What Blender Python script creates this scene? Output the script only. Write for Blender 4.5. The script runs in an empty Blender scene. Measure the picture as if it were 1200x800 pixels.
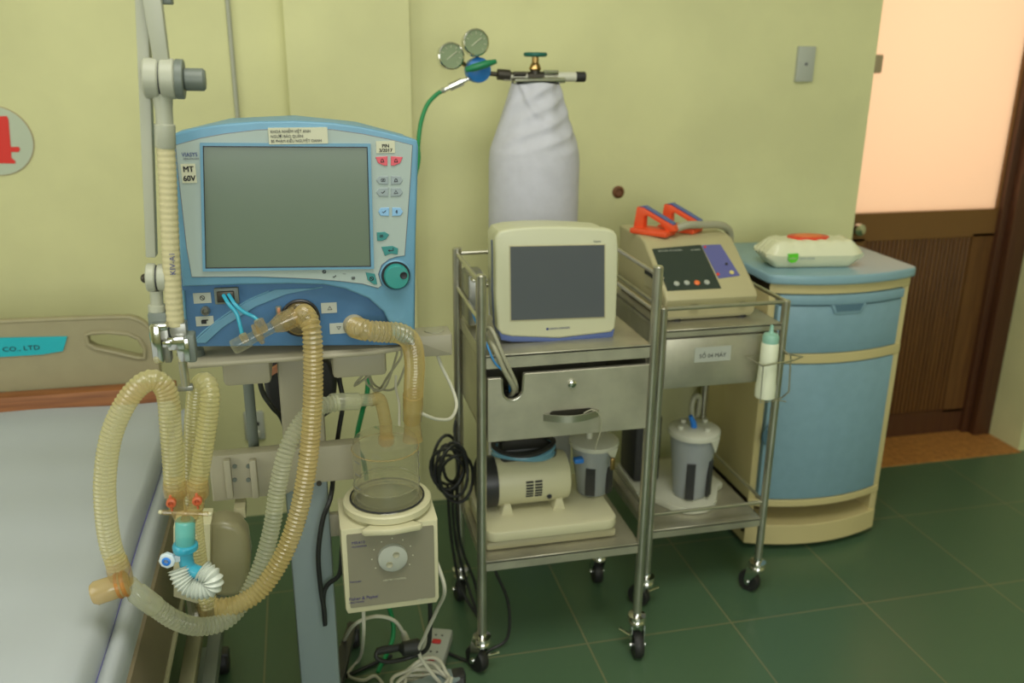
import bpy, bmesh, math, random
from mathutils import Vector, Matrix, Euler
random.seed(7)
R = math.radians
scn = bpy.context.scene
col = scn.collection

# ------------------------------------------------------------------ camera
F = 1040.0; CAMH = 1.45
PITCH, YAW, ROLL = R(18.5), R(13.3), R(0.5)
fw = Vector((math.sin(YAW)*math.cos(PITCH), math.cos(YAW)*math.cos(PITCH), -math.sin(PITCH)))
r0 = Vector((math.cos(YAW), -math.sin(YAW), 0)); u0 = r0.cross(fw)
cr = r0*math.cos(ROLL)+u0*math.sin(ROLL); cu = u0*math.cos(ROLL)-r0*math.sin(ROLL)
C = Vector((0, 0, CAMH))
cam_d = bpy.data.cameras.new('camera'); cam = bpy.data.objects.new('camera', cam_d); col.objects.link(cam)
M3 = Matrix((cr, cu, -fw)).transposed()
cam.matrix_world = Matrix.Translation(C) @ M3.to_4x4()
cam_d.sensor_width = 36; cam_d.lens = 36*F/1200; cam_d.clip_start = .02
cam_d.dof.use_dof = True; cam_d.dof.focus_distance = 1.5; cam_d.dof.aperture_fstop = 3.2
scn.camera = cam

def ray(x, y): return fw+cr*((x-600)/F)+cu*((400-y)/F)
def W(x, y, Y):                      # point seen at photo position x, y and lying at depth Y
    d = ray(x, y); return C+d*(Y/d.y)
def WZ(x, y, z):
    d = ray(x, y); return C+d*((z-CAMH)/d.z)
def WP(x, y, p, n):                  # same, on a plane
    d = ray(x, y); return C+d*((Vector(p)-C).dot(n)/d.dot(n))
def XZ(pts, Y):
    return [(W(x, y, Y).x, W(x, y, Y).z) for x, y in pts]

# ------------------------------------------------------------------ materials
MT = {}
def lin(c):
    return tuple(((v/255)/12.92 if v/255 <= .04045 else (((v/255)+.055)/1.055)**2.4) for v in c)+(1,)
def mat(name, rgb, rough=.5, metal=0, alpha=1, noise=0, nscale=8, bump=0, bscale=60, trans=0, spec=.5, coat=0, rgb2=None, stretch=None):
    m = bpy.data.materials.new(name); m.use_nodes = True; nt = m.node_tree; b = nt.nodes['Principled BSDF']
    b.inputs['Base Color'].default_value = lin(rgb); b.inputs['Roughness'].default_value = rough
    b.inputs['Metallic'].default_value = metal; b.inputs['Alpha'].default_value = alpha
    b.inputs['Transmission Weight'].default_value = trans; b.inputs['Specular IOR Level'].default_value = spec
    b.inputs['Coat Weight'].default_value = coat
    if noise or bump or rgb2:
        tc = nt.nodes.new('ShaderNodeTexCoord'); mp = nt.nodes.new('ShaderNodeMapping')
        nt.links.new(tc.outputs['Object'], mp.inputs[0])
        if stretch: mp.inputs['Scale'].default_value = stretch
        n = nt.nodes.new('ShaderNodeTexNoise'); n.inputs['Scale'].default_value = nscale; n.inputs['Detail'].default_value = 5
        nt.links.new(mp.outputs[0], n.inputs['Vector'])
        if noise or rgb2:
            c2 = rgb2 or tuple(v*(1-noise) for v in rgb)
            rp = nt.nodes.new('ShaderNodeValToRGB')
            rp.color_ramp.elements[0].position = .35; rp.color_ramp.elements[1].position = .65
            rp.color_ramp.elements[0].color = lin(c2); rp.color_ramp.elements[1].color = lin(rgb)
            nt.links.new(n.outputs['Fac'], rp.inputs[0]); nt.links.new(rp.outputs[0], b.inputs['Base Color'])
        if bump:
            n2 = nt.nodes.new('ShaderNodeTexNoise'); n2.inputs['Scale'].default_value = bscale; n2.inputs['Detail'].default_value = 3
            nt.links.new(mp.outputs[0], n2.inputs['Vector'])
            bp = nt.nodes.new('ShaderNodeBump'); bp.inputs['Strength'].default_value = bump; bp.inputs['Distance'].default_value = .004
            nt.links.new(n2.outputs['Fac'], bp.inputs['Height']); nt.links.new(bp.outputs[0], b.inputs['Normal'])
    MT[name] = m; return m
mat('wall_paint', (214, 213, 160), .75, noise=.05, nscale=3, bump=.15, bscale=40)
mat('wall_paint_deep', (200, 194, 112), .75, noise=.05, nscale=3, bump=.1, bscale=40)
mat('plaster_white', (205, 203, 190), .8)
mat('ceiling_paint', (225, 225, 210), .8)
mat('stain_brown', (150, 120, 60), .8)
mat('steel', (200, 197, 182), .28, .9, noise=.08, nscale=14, bump=.05, bscale=20)
mat('steel_sheet', (196, 192, 172), .42, .72, noise=.12, nscale=10, bump=.08, bscale=12)
mat('chrome', (215, 215, 212), .12, 1)
mat('brass', (170, 140, 90), .3, 1)
mat('grey_metal', (150, 150, 142), .35, .8)
mat('dark_metal', (70, 66, 58), .4, .7)
mat('vent_blue', (98, 146, 172), .42, noise=.04, nscale=20)
mat('vent_blue_deep', (74, 116, 158), .45, noise=.05, nscale=20)
mat('bezel_grey', (156, 170, 164), .5)
mat('vent_screen', (98, 112, 96), .22, spec=.6)
mat('teal', (44, 134, 128), .4)
mat('button_teal', (44, 124, 122), .5)
mat('button_red', (206, 84, 96), .5)
mat('button_grey', (140, 152, 154), .5)
mat('button_blue', (128, 172, 208), .5)
mat('ink', (32, 34, 40), .6)
mat('ink_grey', (110, 112, 116), .6)
mat('ink_blue', (36, 50, 118), .5)
mat('ink_purple', (66, 60, 112), .5)
mat('paper', (194, 194, 168), .7)
mat('paper_grey', (172, 176, 164), .7)
mat('black_rubber', (34, 34, 33), .55)
mat('black_plastic', (44, 44, 44), .4)
mat('cable_black', (36, 38, 36), .5)
mat('cable_white', (202, 200, 182), .5)
mat('cable_grey', (160, 158, 134), .5)
mat('cable_green', (20, 130, 74), .45)
mat('cable_blue', (50, 130, 190), .45)
mat('stand_beige', (160, 155, 134), .5)
mat('stand_grey', (134, 148, 148), .45)
mat('arm_grey', (166, 168, 150), .45)
mat('arm_dark', (104, 112, 104), .45)
mat('cream_tape', (186, 178, 138), .6)
mat('cream', (198, 194, 160), .45)
mat('cream_dark', (178, 172, 138), .5)
mat('white_plastic', (200, 200, 182), .4)
mat('monitor_cream', (200, 200, 168), .38)
mat('monitor_blue', (80, 98, 150), .4)
mat('monitor_screen', (88, 92, 96), .18, spec=.6)
mat('defib_cream', (180, 172, 132), .45)
mat('defib_screen', (52, 62, 56), .2)
mat('defib_blue', (96, 98, 156), .45)
mat('orange', (228, 84, 40), .45)
mat('button_orange', (244, 120, 60), .45)
mat('knob_yellow', (214, 200, 132), .4)
mat('cabinet_blue', (130, 164, 178), .45, noise=.03, nscale=30)
mat('cabinet_top_blue', (136, 170, 182), .35)
mat('pull_blue', (84, 116, 134), .5)
mat('cabinet_cream', (200, 186, 134), .5)
mat('cabinet_side', (170, 146, 100), .5)
mat('cabinet_void', (120, 104, 70), .7)
mat('wipes_film', (224, 224, 192), .3, bump=.5, bscale=16)
mat('wipes_red', (226, 66, 40), .35)
mat('wipes_orange', (238, 120, 60), .35)
mat('wipes_green', (94, 200, 40), .4)
mat('sheet_white', (170, 176, 180), .85, bump=.35, bscale=9)
mat('sheet_stitch', (110, 106, 170), .8)
mat('cloth_white', (198, 198, 208), .85, noise=.03, nscale=30, bump=.25, bscale=25)
mat('bed_panel', (152, 144, 112), .5, noise=.03, nscale=20)
mat('bed_side', (120, 108, 86), .4)
mat('bed_rail', (138, 136, 108), .4)
mat('cyan_plate', (24, 166, 178), .4)
mat('bed_wood', (152, 96, 52), .5, rgb2=(124, 74, 38), nscale=6, stretch=(1, 8, 22))
mat('sign_white', (180, 190, 168), .5)
mat('sign_red', (214, 44, 34), .5)
mat('sign_rim', (176, 160, 128), .6)
mat('door_wood', (112, 74, 36), .5, rgb2=(92, 58, 26), nscale=5, stretch=(14, 14, 1))
mat('door_rail', (120, 84, 42), .5)
mat('door_frame', (84, 52, 28), .5, rgb2=(76, 42, 24), nscale=5, stretch=(14, 14, 1))
mat('threshold', (190, 132, 66), .6, rgb2=(160, 108, 54), nscale=60)
mat('plug_brown', (116, 74, 44), .6)
mat('copper', (190, 130, 96), .5)
mat('blue_tap', (40, 120, 196), .4)
mat('green_tap', (26, 122, 78), .4)
mat('dial', (120, 136, 100), .4)
mat('blue_cap', (40, 120, 210), .4)
mat('blue_clear', (60, 168, 196), .15, alpha=.82)
mat('teal_clear', (110, 196, 190), .15, alpha=.75)
mat('port_white', (200, 214, 222), .3)
mat('plug_orange', (186, 92, 54), .45)
mat('amber_ring', (176, 118, 50), .3, alpha=.8)
mat('flex_white', (200, 206, 196), .35)
mat('bottle_white', (222, 226, 200), .4)
mat('bottle_cap', (140, 186, 168), .4)
mat('jar_clear', (176, 182, 184), .25, alpha=.62)
mat('tube_clear_blue', (120, 176, 200), .2, alpha=.6)
mat('pcb_red', (190, 40, 40), .5)
mat('teal_dark', (20, 96, 84), .5)

def clear(name, rgb, base=.3, edge=.3, rough=.12):     # thin see-through plastic: tinted see-through plus some body, gloss on top
    m = bpy.data.materials.new(name); m.use_nodes = True; nt = m.node_tree; nt.nodes.clear()
    N_ = nt.nodes.new; out = N_('ShaderNodeOutputMaterial'); tr = N_('ShaderNodeBsdfTransparent'); p = N_('ShaderNodeBsdfDiffuse'); gl = N_('ShaderNodeBsdfGlossy'); tl = N_('ShaderNodeBsdfTranslucent')
    mx = N_('ShaderNodeMixShader'); md = N_('ShaderNodeMixShader'); mg = N_('ShaderNodeMixShader'); lw = N_('ShaderNodeLayerWeight'); mr = N_('ShaderNodeMapRange'); fr = N_('ShaderNodeFresnel')
    lw.inputs['Blend'].default_value = .25; fr.inputs['IOR'].default_value = 1.55
    mr.inputs['To Min'].default_value = base; mr.inputs['To Max'].default_value = min(1, base+edge)
    c = lin(rgb); p.inputs['Color'].default_value = c; tl.inputs['Color'].default_value = c; gl.inputs['Roughness'].default_value = rough; md.inputs[0].default_value = .4
    tr.inputs['Color'].default_value = tuple(.78+.22*v for v in c[:3])+(1,)
    L = nt.links.new
    L(p.outputs[0], md.inputs[1]); L(tl.outputs[0], md.inputs[2])
    L(lw.outputs['Facing'], mr.inputs['Value']); L(mr.outputs[0], mx.inputs[0]); L(tr.outputs[0], mx.inputs[1]); L(md.outputs[0], mx.inputs[2])
    ge = N_('ShaderNodeNewGeometry'); mu = N_('ShaderNodeMath'); mu.operation = 'SUBTRACT'; mu.use_clamp = True; L(fr.outputs[0], mu.inputs[0]); L(ge.outputs['Backfacing'], mu.inputs[1]); L(mu.outputs[0], mg.inputs[0]); L(mx.outputs[0], mg.inputs[1]); L(gl.outputs[0], mg.inputs[2]); L(mg.outputs[0], out.inputs[0])
    MT[name] = m
clear('hose_amber', (226, 206, 142), .36)
clear('hose_pale', (226, 218, 164), .34)
clear('hose_clear', (216, 218, 192), .32)
clear('cup_amber', (222, 196, 134), .45)
clear('clear_plastic', (210, 208, 180), .10, .40, .06)
clear('clear_amber', (222, 196, 132), .20, .3)
clear('housing_clear', (184, 178, 142), .75, .2, .3)

# floor tiles
m = bpy.data.materials.new('floor_tile'); m.use_nodes = True; nt = m.node_tree; b = nt.nodes['Principled BSDF']
tc = nt.nodes.new('ShaderNodeTexCoord'); mp = nt.nodes.new('ShaderNodeMapping'); br = nt.nodes.new('ShaderNodeTexBrick')
mp.inputs['Location'].default_value = (-.233, -.21, 0)
nt.links.new(tc.outputs['Object'], mp.inputs[0]); nt.links.new(mp.outputs[0], br.inputs['Vector'])
br.offset = 0; br.inputs['Scale'].default_value = 1; br.inputs['Brick Width'].default_value = .4; br.inputs['Row Height'].default_value = .4
br.inputs['Mortar Size'].default_value = .0026; br.inputs['Mortar Smooth'].default_value = .3; br.inputs['Bias'].default_value = 0
br.inputs['Color1'].default_value = lin((80, 106, 78)); br.inputs['Color2'].default_value = lin((74, 101, 75)); br.inputs['Mortar'].default_value = lin((118, 120, 88))
nz = nt.nodes.new('ShaderNodeTexNoise'); nz.inputs['Scale'].default_value = 4; nz.inputs['Detail'].default_value = 6
mx = nt.nodes.new('ShaderNodeMix'); mx.data_type = 'RGBA'; mx.blend_type = 'MULTIPLY'; mx.inputs[0].default_value = .35
nt.links.new(br.outputs['Color'], mx.inputs[6]); nt.links.new(nz.outputs['Color'], mx.inputs[7]); nt.links.new(br.outputs['Color'], b.inputs['Base Color'])
mr = nt.nodes.new('ShaderNodeMapRange'); mr.inputs['To Min'].default_value = .22; mr.inputs['To Max'].default_value = .42
nt.links.new(tc.outputs['Object'], nz.inputs['Vector']); nt.links.new(nz.outputs['Fac'], mr.inputs['Value']); nt.links.new(mr.outputs[0], b.inputs['Roughness'])
MT['floor_tile'] = m
# frosted door pane: lets the corridor's light through
m = bpy.data.materials.new('frosted_pane'); m.use_nodes = True; nt = m.node_tree; nt.nodes.clear()
out = nt.nodes.new('ShaderNodeOutputMaterial'); tl = nt.nodes.new('ShaderNodeBsdfTranslucent'); df = nt.nodes.new('ShaderNodeBsdfDiffuse'); ms = nt.nodes.new('ShaderNodeMixShader')
tl.inputs['Color'].default_value = lin((250, 234, 218)); df.inputs['Color'].default_value = lin((220, 190, 150)); ms.inputs[0].default_value = .25
nt.links.new(tl.outputs[0], ms.inputs[1]); nt.links.new(df.outputs[0], ms.inputs[2]); nt.links.new(ms.outputs[0], out.inputs[0])
MT['frosted_pane'] = m

# ------------------------------------------------------------------ mesh builder
OFF = {}
def frame(d):
    d = d.normalized(); a = Vector((0, 0, 1)) if abs(d.z) < .9 else Vector((1, 0, 0))
    x = a.cross(d).normalized(); return x, d.cross(x), d
class MB:
    def __init__(s): s.v = []; s.f = []; s.mi = []; s.names = []
    def mid(s, n):
        if n not in s.names: s.names.append(n)
        return s.names.index(n)
    def add(s, vs, fs, m):
        o = len(s.v); k = s.mid(m); s.v += [Vector(v) for v in vs]
        for f in fs: s.f.append([i+o for i in f]); s.mi.append(k)
        return s
    def bm(s, bm, m, M=None):
        if M is not None: bmesh.ops.transform(bm, matrix=M, verts=bm.verts)
        bm.verts.index_update()
        s.add([v.co.copy() for v in bm.verts], [[v.index for v in f.verts] for f in bm.faces], m); bm.free(); return s
    def box(s, x0, x1, y0, y1, z0, z1, m, r=0, seg=2, M=None):
        bm = bmesh.new(); bmesh.ops.create_cube(bm, size=1)
        bmesh.ops.scale(bm, vec=(abs(x1-x0), abs(y1-y0), abs(z1-z0)), verts=bm.verts)
        bmesh.ops.translate(bm, vec=((x0+x1)/2, (y0+y1)/2, (z0+z1)/2), verts=bm.verts)
        if r: bmesh.ops.bevel(bm, geom=bm.edges[:], offset=r, segments=seg, profile=.5, affect='EDGES')
        return s.bm(bm, m, M)
    def prism(s, pts, y0, y1, m, r=0, seg=2, M=None, plane='xz'):
        bm = bmesh.new()
        mk = {'xz': lambda p, y: (p[0], y, p[1]), 'yz': lambda p, y: (y, p[0], p[1]), 'xy': lambda p, y: (p[0], p[1], y)}[plane]
        a = [bm.verts.new(mk(p, y0)) for p in pts]; b_ = [bm.verts.new(mk(p, y1)) for p in pts]; n = len(pts)
        fa = bm.faces.new(a); fb = bm.faces.new(b_[::-1])
        for i in range(n): bm.faces.new((a[i], b_[i], b_[(i+1) % n], a[(i+1) % n]))
        bmesh.ops.recalc_face_normals(bm, faces=bm.faces[:])
        if r:
            es = list(set(list(fa.edges)+list(fb.edges)))
            bmesh.ops.bevel(bm, geom=es, offset=r, segments=seg, profile=.5, affect='EDGES')
        return s.bm(bm, m, M)
    def tube(s, path, r, m, n=12, caps=True, closed=False, sq=1):
        P = [Vector(p) for p in path]; N = len(P); rr = r if callable(r) else (lambda i: r)
        if isinstance(r, (list, tuple)): rr = lambda i: r[i]
        T = []
        for i in range(N):
            a = P[(i-1) % N] if closed or i > 0 else P[i]; b_ = P[(i+1) % N] if closed or i < N-1 else P[i]
            t = b_-a; T.append(t.normalized() if t.length > 1e-9 else (T[-1] if T else Vector((0, 0, 1))))
        x, y, _ = frame(T[0]); vs = []; fs = []
        for i in range(N):
            if i:
                q = T[i-1].rotation_difference(T[i]); x = q @ x; y = q @ y
            for k in range(n):
                a = 2*math.pi*k/n; vs.append(P[i]+(x*math.cos(a)+y*math.sin(a)*sq)*rr(i))
        for i in range(N if closed else N-1):
            j = (i+1) % N
            for k in range(n): fs.append([i*n+k, i*n+(k+1) % n, j*n+(k+1) % n, j*n+k])
        if caps and not closed: fs += [list(range(n))[::-1], [(N-1)*n+k for k in range(n)]]
        return s.add(vs, fs, m)
    def lathe(s, prof, o, d, m, n=28, caps=True, arc=None):     # prof: (radius, height along d)
        x, y, d = frame(Vector(d)); o = Vector(o); vs = []; fs = []; N = len(prof)
        for (r, h) in prof:
            for k in range(n):
                a = 2*math.pi*k/n; vs.append(o+d*h+(x*math.cos(a)+y*math.sin(a))*r)
        for i in range(N-1):
            for k in range(n): fs.append([i*n+k, i*n+(k+1) % n, (i+1)*n+(k+1) % n, (i+1)*n+k])
        if caps:
            if prof[0][0] > 0: fs.append(list(range(n))[::-1])
            if prof[-1][0] > 0: fs.append([(N-1)*n+k for k in range(n)])
        return s.add(vs, fs, m)
    def cyl(s, a, b_, r, m, n=20, bev=0):
        a = Vector(a); b_ = Vector(b_); L = (b_-a).length
        pr = [(r, 0), (r, L)] if not bev else [(r-bev, 0), (r, bev), (r, L-bev), (r-bev, L)]
        return s.lathe(pr, a, b_-a, m, n)
    def ball(s, c, r, m, sc=(1, 1, 1)):
        bm = bmesh.new(); bmesh.ops.create_uvsphere(bm, u_segments=16, v_segments=10, radius=r)
        return s.bm(bm, m, Matrix.Translation(Vector(c)) @ Matrix.Diagonal((*sc, 1)))
    def text(s, txt, o, size, m, right=(1, 0, 0), up=(0, 0, 1), align='LEFT', bold=0, sx=1):
        cu_ = bpy.data.curves.new('lettering', 'FONT'); cu_.body = txt; cu_.size = size; cu_.align_x = align; cu_.extrude = .0002; cu_.offset = bold
        cu_.resolution_u = 2
        ob = bpy.data.objects.new('lettering', cu_); me = bpy.data.meshes.new_from_object(ob)
        right = Vector(right).normalized(); up = Vector(up).normalized(); nrm = right.cross(up); o = Vector(o)
        vs = [o+right*v.co.x*sx+up*v.co.y+nrm*(v.co.z+.0003) for v in me.vertices]
        s.add(vs, [list(p.vertices) for p in me.polygons], m)
        bpy.data.objects.remove(ob); bpy.data.curves.remove(cu_); bpy.data.meshes.remove(me); return s
    def build(s, name, parent=None, label=None, smooth=40, subsurf=0):
        off = OFF.get(parent.name, Vector((0, 0, 0))) if parent else Vector((0, 0, 0))
        me = bpy.data.meshes.new(name); me.from_pydata([v-off for v in s.v], [], s.f)
        for n in s.names: me.materials.append(MT[n])
        for p, k in zip(me.polygons, s.mi): p.material_index = k; p.use_smooth = True
        bm = bmesh.new(); bm.from_mesh(me); bmesh.ops.recalc_face_normals(bm, faces=bm.faces[:]); bm.to_mesh(me); bm.free()
        me.set_sharp_from_angle(angle=R(smooth))
        o = bpy.data.objects.new(name, me); col.objects.link(o)
        if parent: o.parent = parent; OFF[o.name] = off
        if label: o['label'] = label
        if subsurf: md = o.modifiers.new('s', 'SUBSURF'); md.levels = md.render_levels = subsurf
        return o
def thing(name, loc, label, cat, group=None):
    o = bpy.data.objects.new(name, None); col.objects.link(o); o.location = loc; o.empty_display_size = .05
    OFF[o.name] = Vector(loc); o['label'] = label; o['category'] = cat
    if group: o['group'] = group
    return o
def tag(o, label, cat, group=None):
    o['label'] = label; o['category'] = cat
    if group: o['group'] = group
    # origin to base of the mesh
    c = sum((Vector(b_) for b_ in o.bound_box), Vector())/8; z = min(b_[2] for b_ in o.bound_box); c.z = z
    o.data.transform(Matrix.Translation(-c)); o.location = c
    return o
def struct(o): o['kind'] = 'structure'; return o
def spline(pts, step=.004):
    P = [Vector(p) for p in pts]; P = [P[0]*2-P[1]]+P+[P[-1]*2-P[-2]]; out_ = []
    for i in range(1, len(P)-2):
        a, b_, c, d = P[i-1:i+3]; n = 24
        for k in range(n):
            t = k/n
            out_.append(.5*((2*b_)+(c-a)*t+(2*a-5*b_+4*c-d)*t*t+(3*b_-a-3*c+d)*t**3))
    out_.append(P[-2]); res = [out_[0]]; acc = 0          # even spacing
    for i in range(1, len(out_)):
        seg = out_[i]-out_[i-1]; L = seg.length; pos = step-acc
        while pos <= L and L > 0: res.append(out_[i-1]+seg*(pos/L)); pos += step
        acc = (acc+L) % step if L > 0 else acc
    if (res[-1]-out_[-1]).length > step*.3: res.append(out_[-1])
    return res
def cable(pts, r, m, n=8): return MB().tube(spline(pts, .006), r, m, n)
def corr(mb, pts, r, m, pitch=.0064, amp=.0013, n=20):
    P = spline(pts, pitch/4)
    mb.tube(P, lambda i: r+amp*(1, .25, -1, .25)[i % 4], m, n, caps=False); return mb
def arcpts(cx, cz, r, a0, a1, n=12): return [(cx+r*math.cos(R(a0+(a1-a0)*i/n)), cz+r*math.sin(R(a0+(a1-a0)*i/n))) for i in range(n+1)]
def rrect(x0, x1, z0, z1, r, n=5):
    return (arcpts(x1-r, z1-r, r, 0, 90, n)+arcpts(x0+r, z1-r, r, 90, 180, n)+arcpts(x0+r, z0+r, r, 180, 270, n)+arcpts(x1-r, z0+r, r, 270, 360, n))

# ------------------------------------------------------------------ room
YB = 2.66                                           # back wall left part
struct(MB().box(-2.6, 3.4, -2.6, 3.6, -.06, 0, 'floor_tile').build('floor'))
struct(MB().box(-2.6, 3.4, -2.6, 3.6, 3.0, 3.06, 'ceiling_paint').build('ceiling'))
XD0, XD1 = 1.758, 2.585                             # door opening
w = MB()
w.prism([(-2.6, YB), (.315, YB), (.315, YB-.02), (XD0, 2.56), (XD0, 2.80), (-2.6, 2.80)], 0, 3.0, 'wall_paint', plane='xy')
w.prism([(XD1, 2.55), (3.4, 2.55), (3.4, 2.80), (XD1, 2.80)], 0, 3.0, 'wall_paint', plane='xy')
w.prism([(XD0, 2.56), (XD1, 2.55), (XD1, 2.80), (XD0, 2.80)], 2.1, 3.0, 'wall_paint', plane='xy')
w.box(-.021, .315, 2.60, YB+.01, 0, 3.0, 'wall_paint')
struct(w.build('wall_back'))
struct(MB().box(-2.66, -2.6, -2.6, 2.8, 0, 3.0, 'wall_paint').build('wall_left'))
struct(MB().box(3.4, 3.46, -2.6, 2.8, 0, 3.0, 'wall_paint').build('wall_right'))
struct(MB().box(-2.6, 3.4, -2.66, -2.6, 0, 3.0, 'wall_paint').build('wall_front'))
# threshold
struct(MB().box(XD0, XD1, 2.535, 2.82, 0, .004, 'threshold').build('trim_1'))
# door
d = bpy.data.objects.new('door_1', None); col.objects.link(d); d.location = (2.17, 2.78, 0); OFF['door_1'] = Vector(d.location); d['kind'] = 'structure'
zg = .892
f_ = MB()
f_.box(XD1-.10, XD1-.001, 2.735, 2.80, 0, 2.1, 'door_frame', .004).box(XD1-.075, XD1-.001, 2.70, 2.74, 0, 2.1, 'door_frame', .004)
f_.box(XD0+.001, XD0+.075, 2.735, 2.80, 0, 2.1, 'door_frame', .004).box(XD0, XD1, 2.735, 2.80, 2.04, 2.10, 'door_frame', .004)
f_.build('door_frame', d)
p = MB(); xl, xr = XD0+.075, XD1-.10
p.box(xl, xr, 2.755, 2.79, zg-.10, zg, 'door_rail').box(xl, xr, 2.755, 2.79, .004, .10, 'door_frame')
p.box(xl, xl+.11, 2.755, 2.79, .09, zg-.09, 'door_rail').box(xr-.09, xr, 2.755, 2.79, .09, zg-.09, 'door_wood')
p.box(xl, xr, 2.765, 2.785, .09, zg-.09, 'door_wood')
nx = 26; x0 = xl+.11; x1 = xr-.09
for i in range(nx):
    a = x0+(x1-x0)*i/nx; p.box(a+.002, a+(x1-x0)/nx-.002, 2.758, 2.768, .10, zg-.10, 'door_wood', .002, 1)
p.box(xl, xl+.014, 2.755, 2.79, zg, 2.04, 'door_rail').box(xr-.006, xr, 2.755, 2.79, zg, 2.04, 'door_rail').box(xl, xr, 2.755, 2.79, 1.98, 2.04, 'door_rail')
p.build('door_panel', d)
MB().box(xl+.014, xr-.006, 2.768, 2.776, zg, 1.98, 'frosted_pane').build('door_pane', d, 'backlit frosted pane glowing pale peach')
h = W(1008, 270, 2.7)
MB().lathe([(.012, 0), (.010, .02), (.02, .028), (.024, .04), (.02, .055), (.0, .06)], (h.x+.004, 2.757, h.z), (0, -1, 0), 'chrome', 20).build('door_knob', d)
k = W(1026, 75, 2.74)
MB().box(k.x-.0, k.x+.03, 2.742, 2.757, k.z-.03, k.z+.03, 'sign_rim', .005).build('latch', d)
# conduit pipe on the left wall
cp = MB().cyl((-.165, YB-.008, .9), (-.165, YB-.008, 3.0), .0065, 'arm_grey', 12)
for z in (1.2, 1.9, 2.5): cp.box(-.178, -.152, YB-.012, YB, z, z+.012, 'arm_grey', .002)
tag(cp.build('wall_conduit'), 'thin pale vertical conduit pipe on yellow wall behind the blue-framed ventilator', 'pipe')
# switch blank plate
def backY(x): return YB-.02+(2.56-(YB-.02))*(x-.315)/(XD0-.315)
s_ = W(943, 75, 2.57); y = backY(s_.x)
s = thing('switch_plate', (s_.x, y, s_.z-.04), 'small off-white rectangular plate high on wall beside the doorway', 'switch')
MB().box(s_.x-.029, s_.x+.029, y-.012, y+.003, s_.z-.052, s_.z+.052, 'paper_grey', .003).build('plate', s)
MB().cyl((s_.x, y-.014, s_.z), (s_.x, y-.011, s_.z), .005, 'ink_grey').build('screw', s)
s_ = W(725, 225, 2.6); y = backY(s_.x)
tag(MB().lathe([(.019, 0), (.019, .006), (.012, .012), (.010, .006), (0, .005)], (s_.x, y+.002, s_.z), (0, -1, 0), 'plug_brown', 20).build('wall_plug'), 'small round brown hole plug on wall right of the gas cylinder', 'plug')
# socket behind stand
s = thing('wall_socket', (-.195, YB, .28), 'white wall socket low on the wall behind the grey ventilator stand', 'socket')
MB().box(-.225, -.165, YB-.012, YB+.002, .27, .365, 'paper_grey', .004).build('plate', s)
MB().cyl((-.2, YB-.014, .335), (-.2, YB-.01, .335), .006, 'ink').cyl((-.185, YB-.014, .325), (-.185, YB-.01, .325), .006, 'ink').build('socket_holes', s)
MB().box(-.2, -.18, YB-.03, YB-.01, .285, .305, 'white_plastic', .004).build('plug', s)
# round sign with 4
c4 = W(-4, 165, YB); rad = (W(40, 165, YB).x-c4.x)
s = thing('bed_number_sign', (c4.x, YB, c4.z-rad), 'round white sign with a red number on the wall above bed headboard', 'sign')
MB().cyl((c4.x, YB+.001, c4.z), (c4.x, YB-.003, c4.z), rad, 'sign_rim', 48).cyl((c4.x, YB-.002, c4.z), (c4.x, YB-.0045, c4.z), rad*.975, 'sign_white', 48).build('disc', s)
def q(px, py): v = W(px, py, YB-.005); return (v.x, v.z)
MB().prism([q(-12, 136), q(8, 136), q(10, 140), q(12.5, 172), q(22, 172), q(23.5, 175), q(22, 178), q(13, 178), q(13.5, 185), q(18, 188.5), q(18, 191.5), q(-14, 191), q(-14, 188), q(-9, 186), q(-9, 178), q(-36, 177), q(-37, 171), q(-14, 138)], YB-.0044, YB-.0064, 'sign_red').build('number', s)

# ------------------------------------------------------------------ bed
HY = 2.26
b = thing('hospital_bed', (-.85, 1.3, 0), 'hospital bed with beige moulded headboard and grey-brown side at left', 'bed')
hb = [q_ for q_ in [(-1.75, .60), (-1.75, .79)]]
zt = .800
hb += [(-1.68, .815), (-.62, .806), (-.48, .803)] + arcpts(-.455, .735, .067, 80, 0, 8) + [(-.385, .70), (-.385, .602)]
head = MB()
# panel with an oblong hand hole on the right: built as a ring of quads round the hole
hole = [W(101, 392, HY), W(103, 403, HY), W(112, 408, HY), W(135, 413, HY), W(160, 419, HY), W(170, 419, HY), W(170, 408, HY), W(163, 397, HY), W(150, 391, HY), W(125, 389, HY), W(108, 390, HY)]
hole = [(v.x, v.z) for v in hole][::-1]
bm = bmesh.new()
def fill(outer, inner, y0, y1, m, mb):
    bm = bmesh.new(); es = []
    for loop in (outer, inner):
        vs = [bm.verts.new((a, y0, c_)) for a, c_ in loop]
        es += [bm.edges.new((vs[i], vs[(i+1) % len(vs)])) for i in range(len(vs))]
    bmesh.ops.triangle_fill(bm, use_beauty=True, edges=es)
    ret = bmesh.ops.extrude_face_region(bm, geom=bm.faces[:])
    bmesh.ops.translate(bm, vec=(0, y1-y0, 0), verts=[g for g in ret['geom'] if isinstance(g, bmesh.types.BMVert)])
    mb.bm(bm, m)
fill(hb, hole, HY, HY+.035, 'bed_panel', head)
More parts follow.
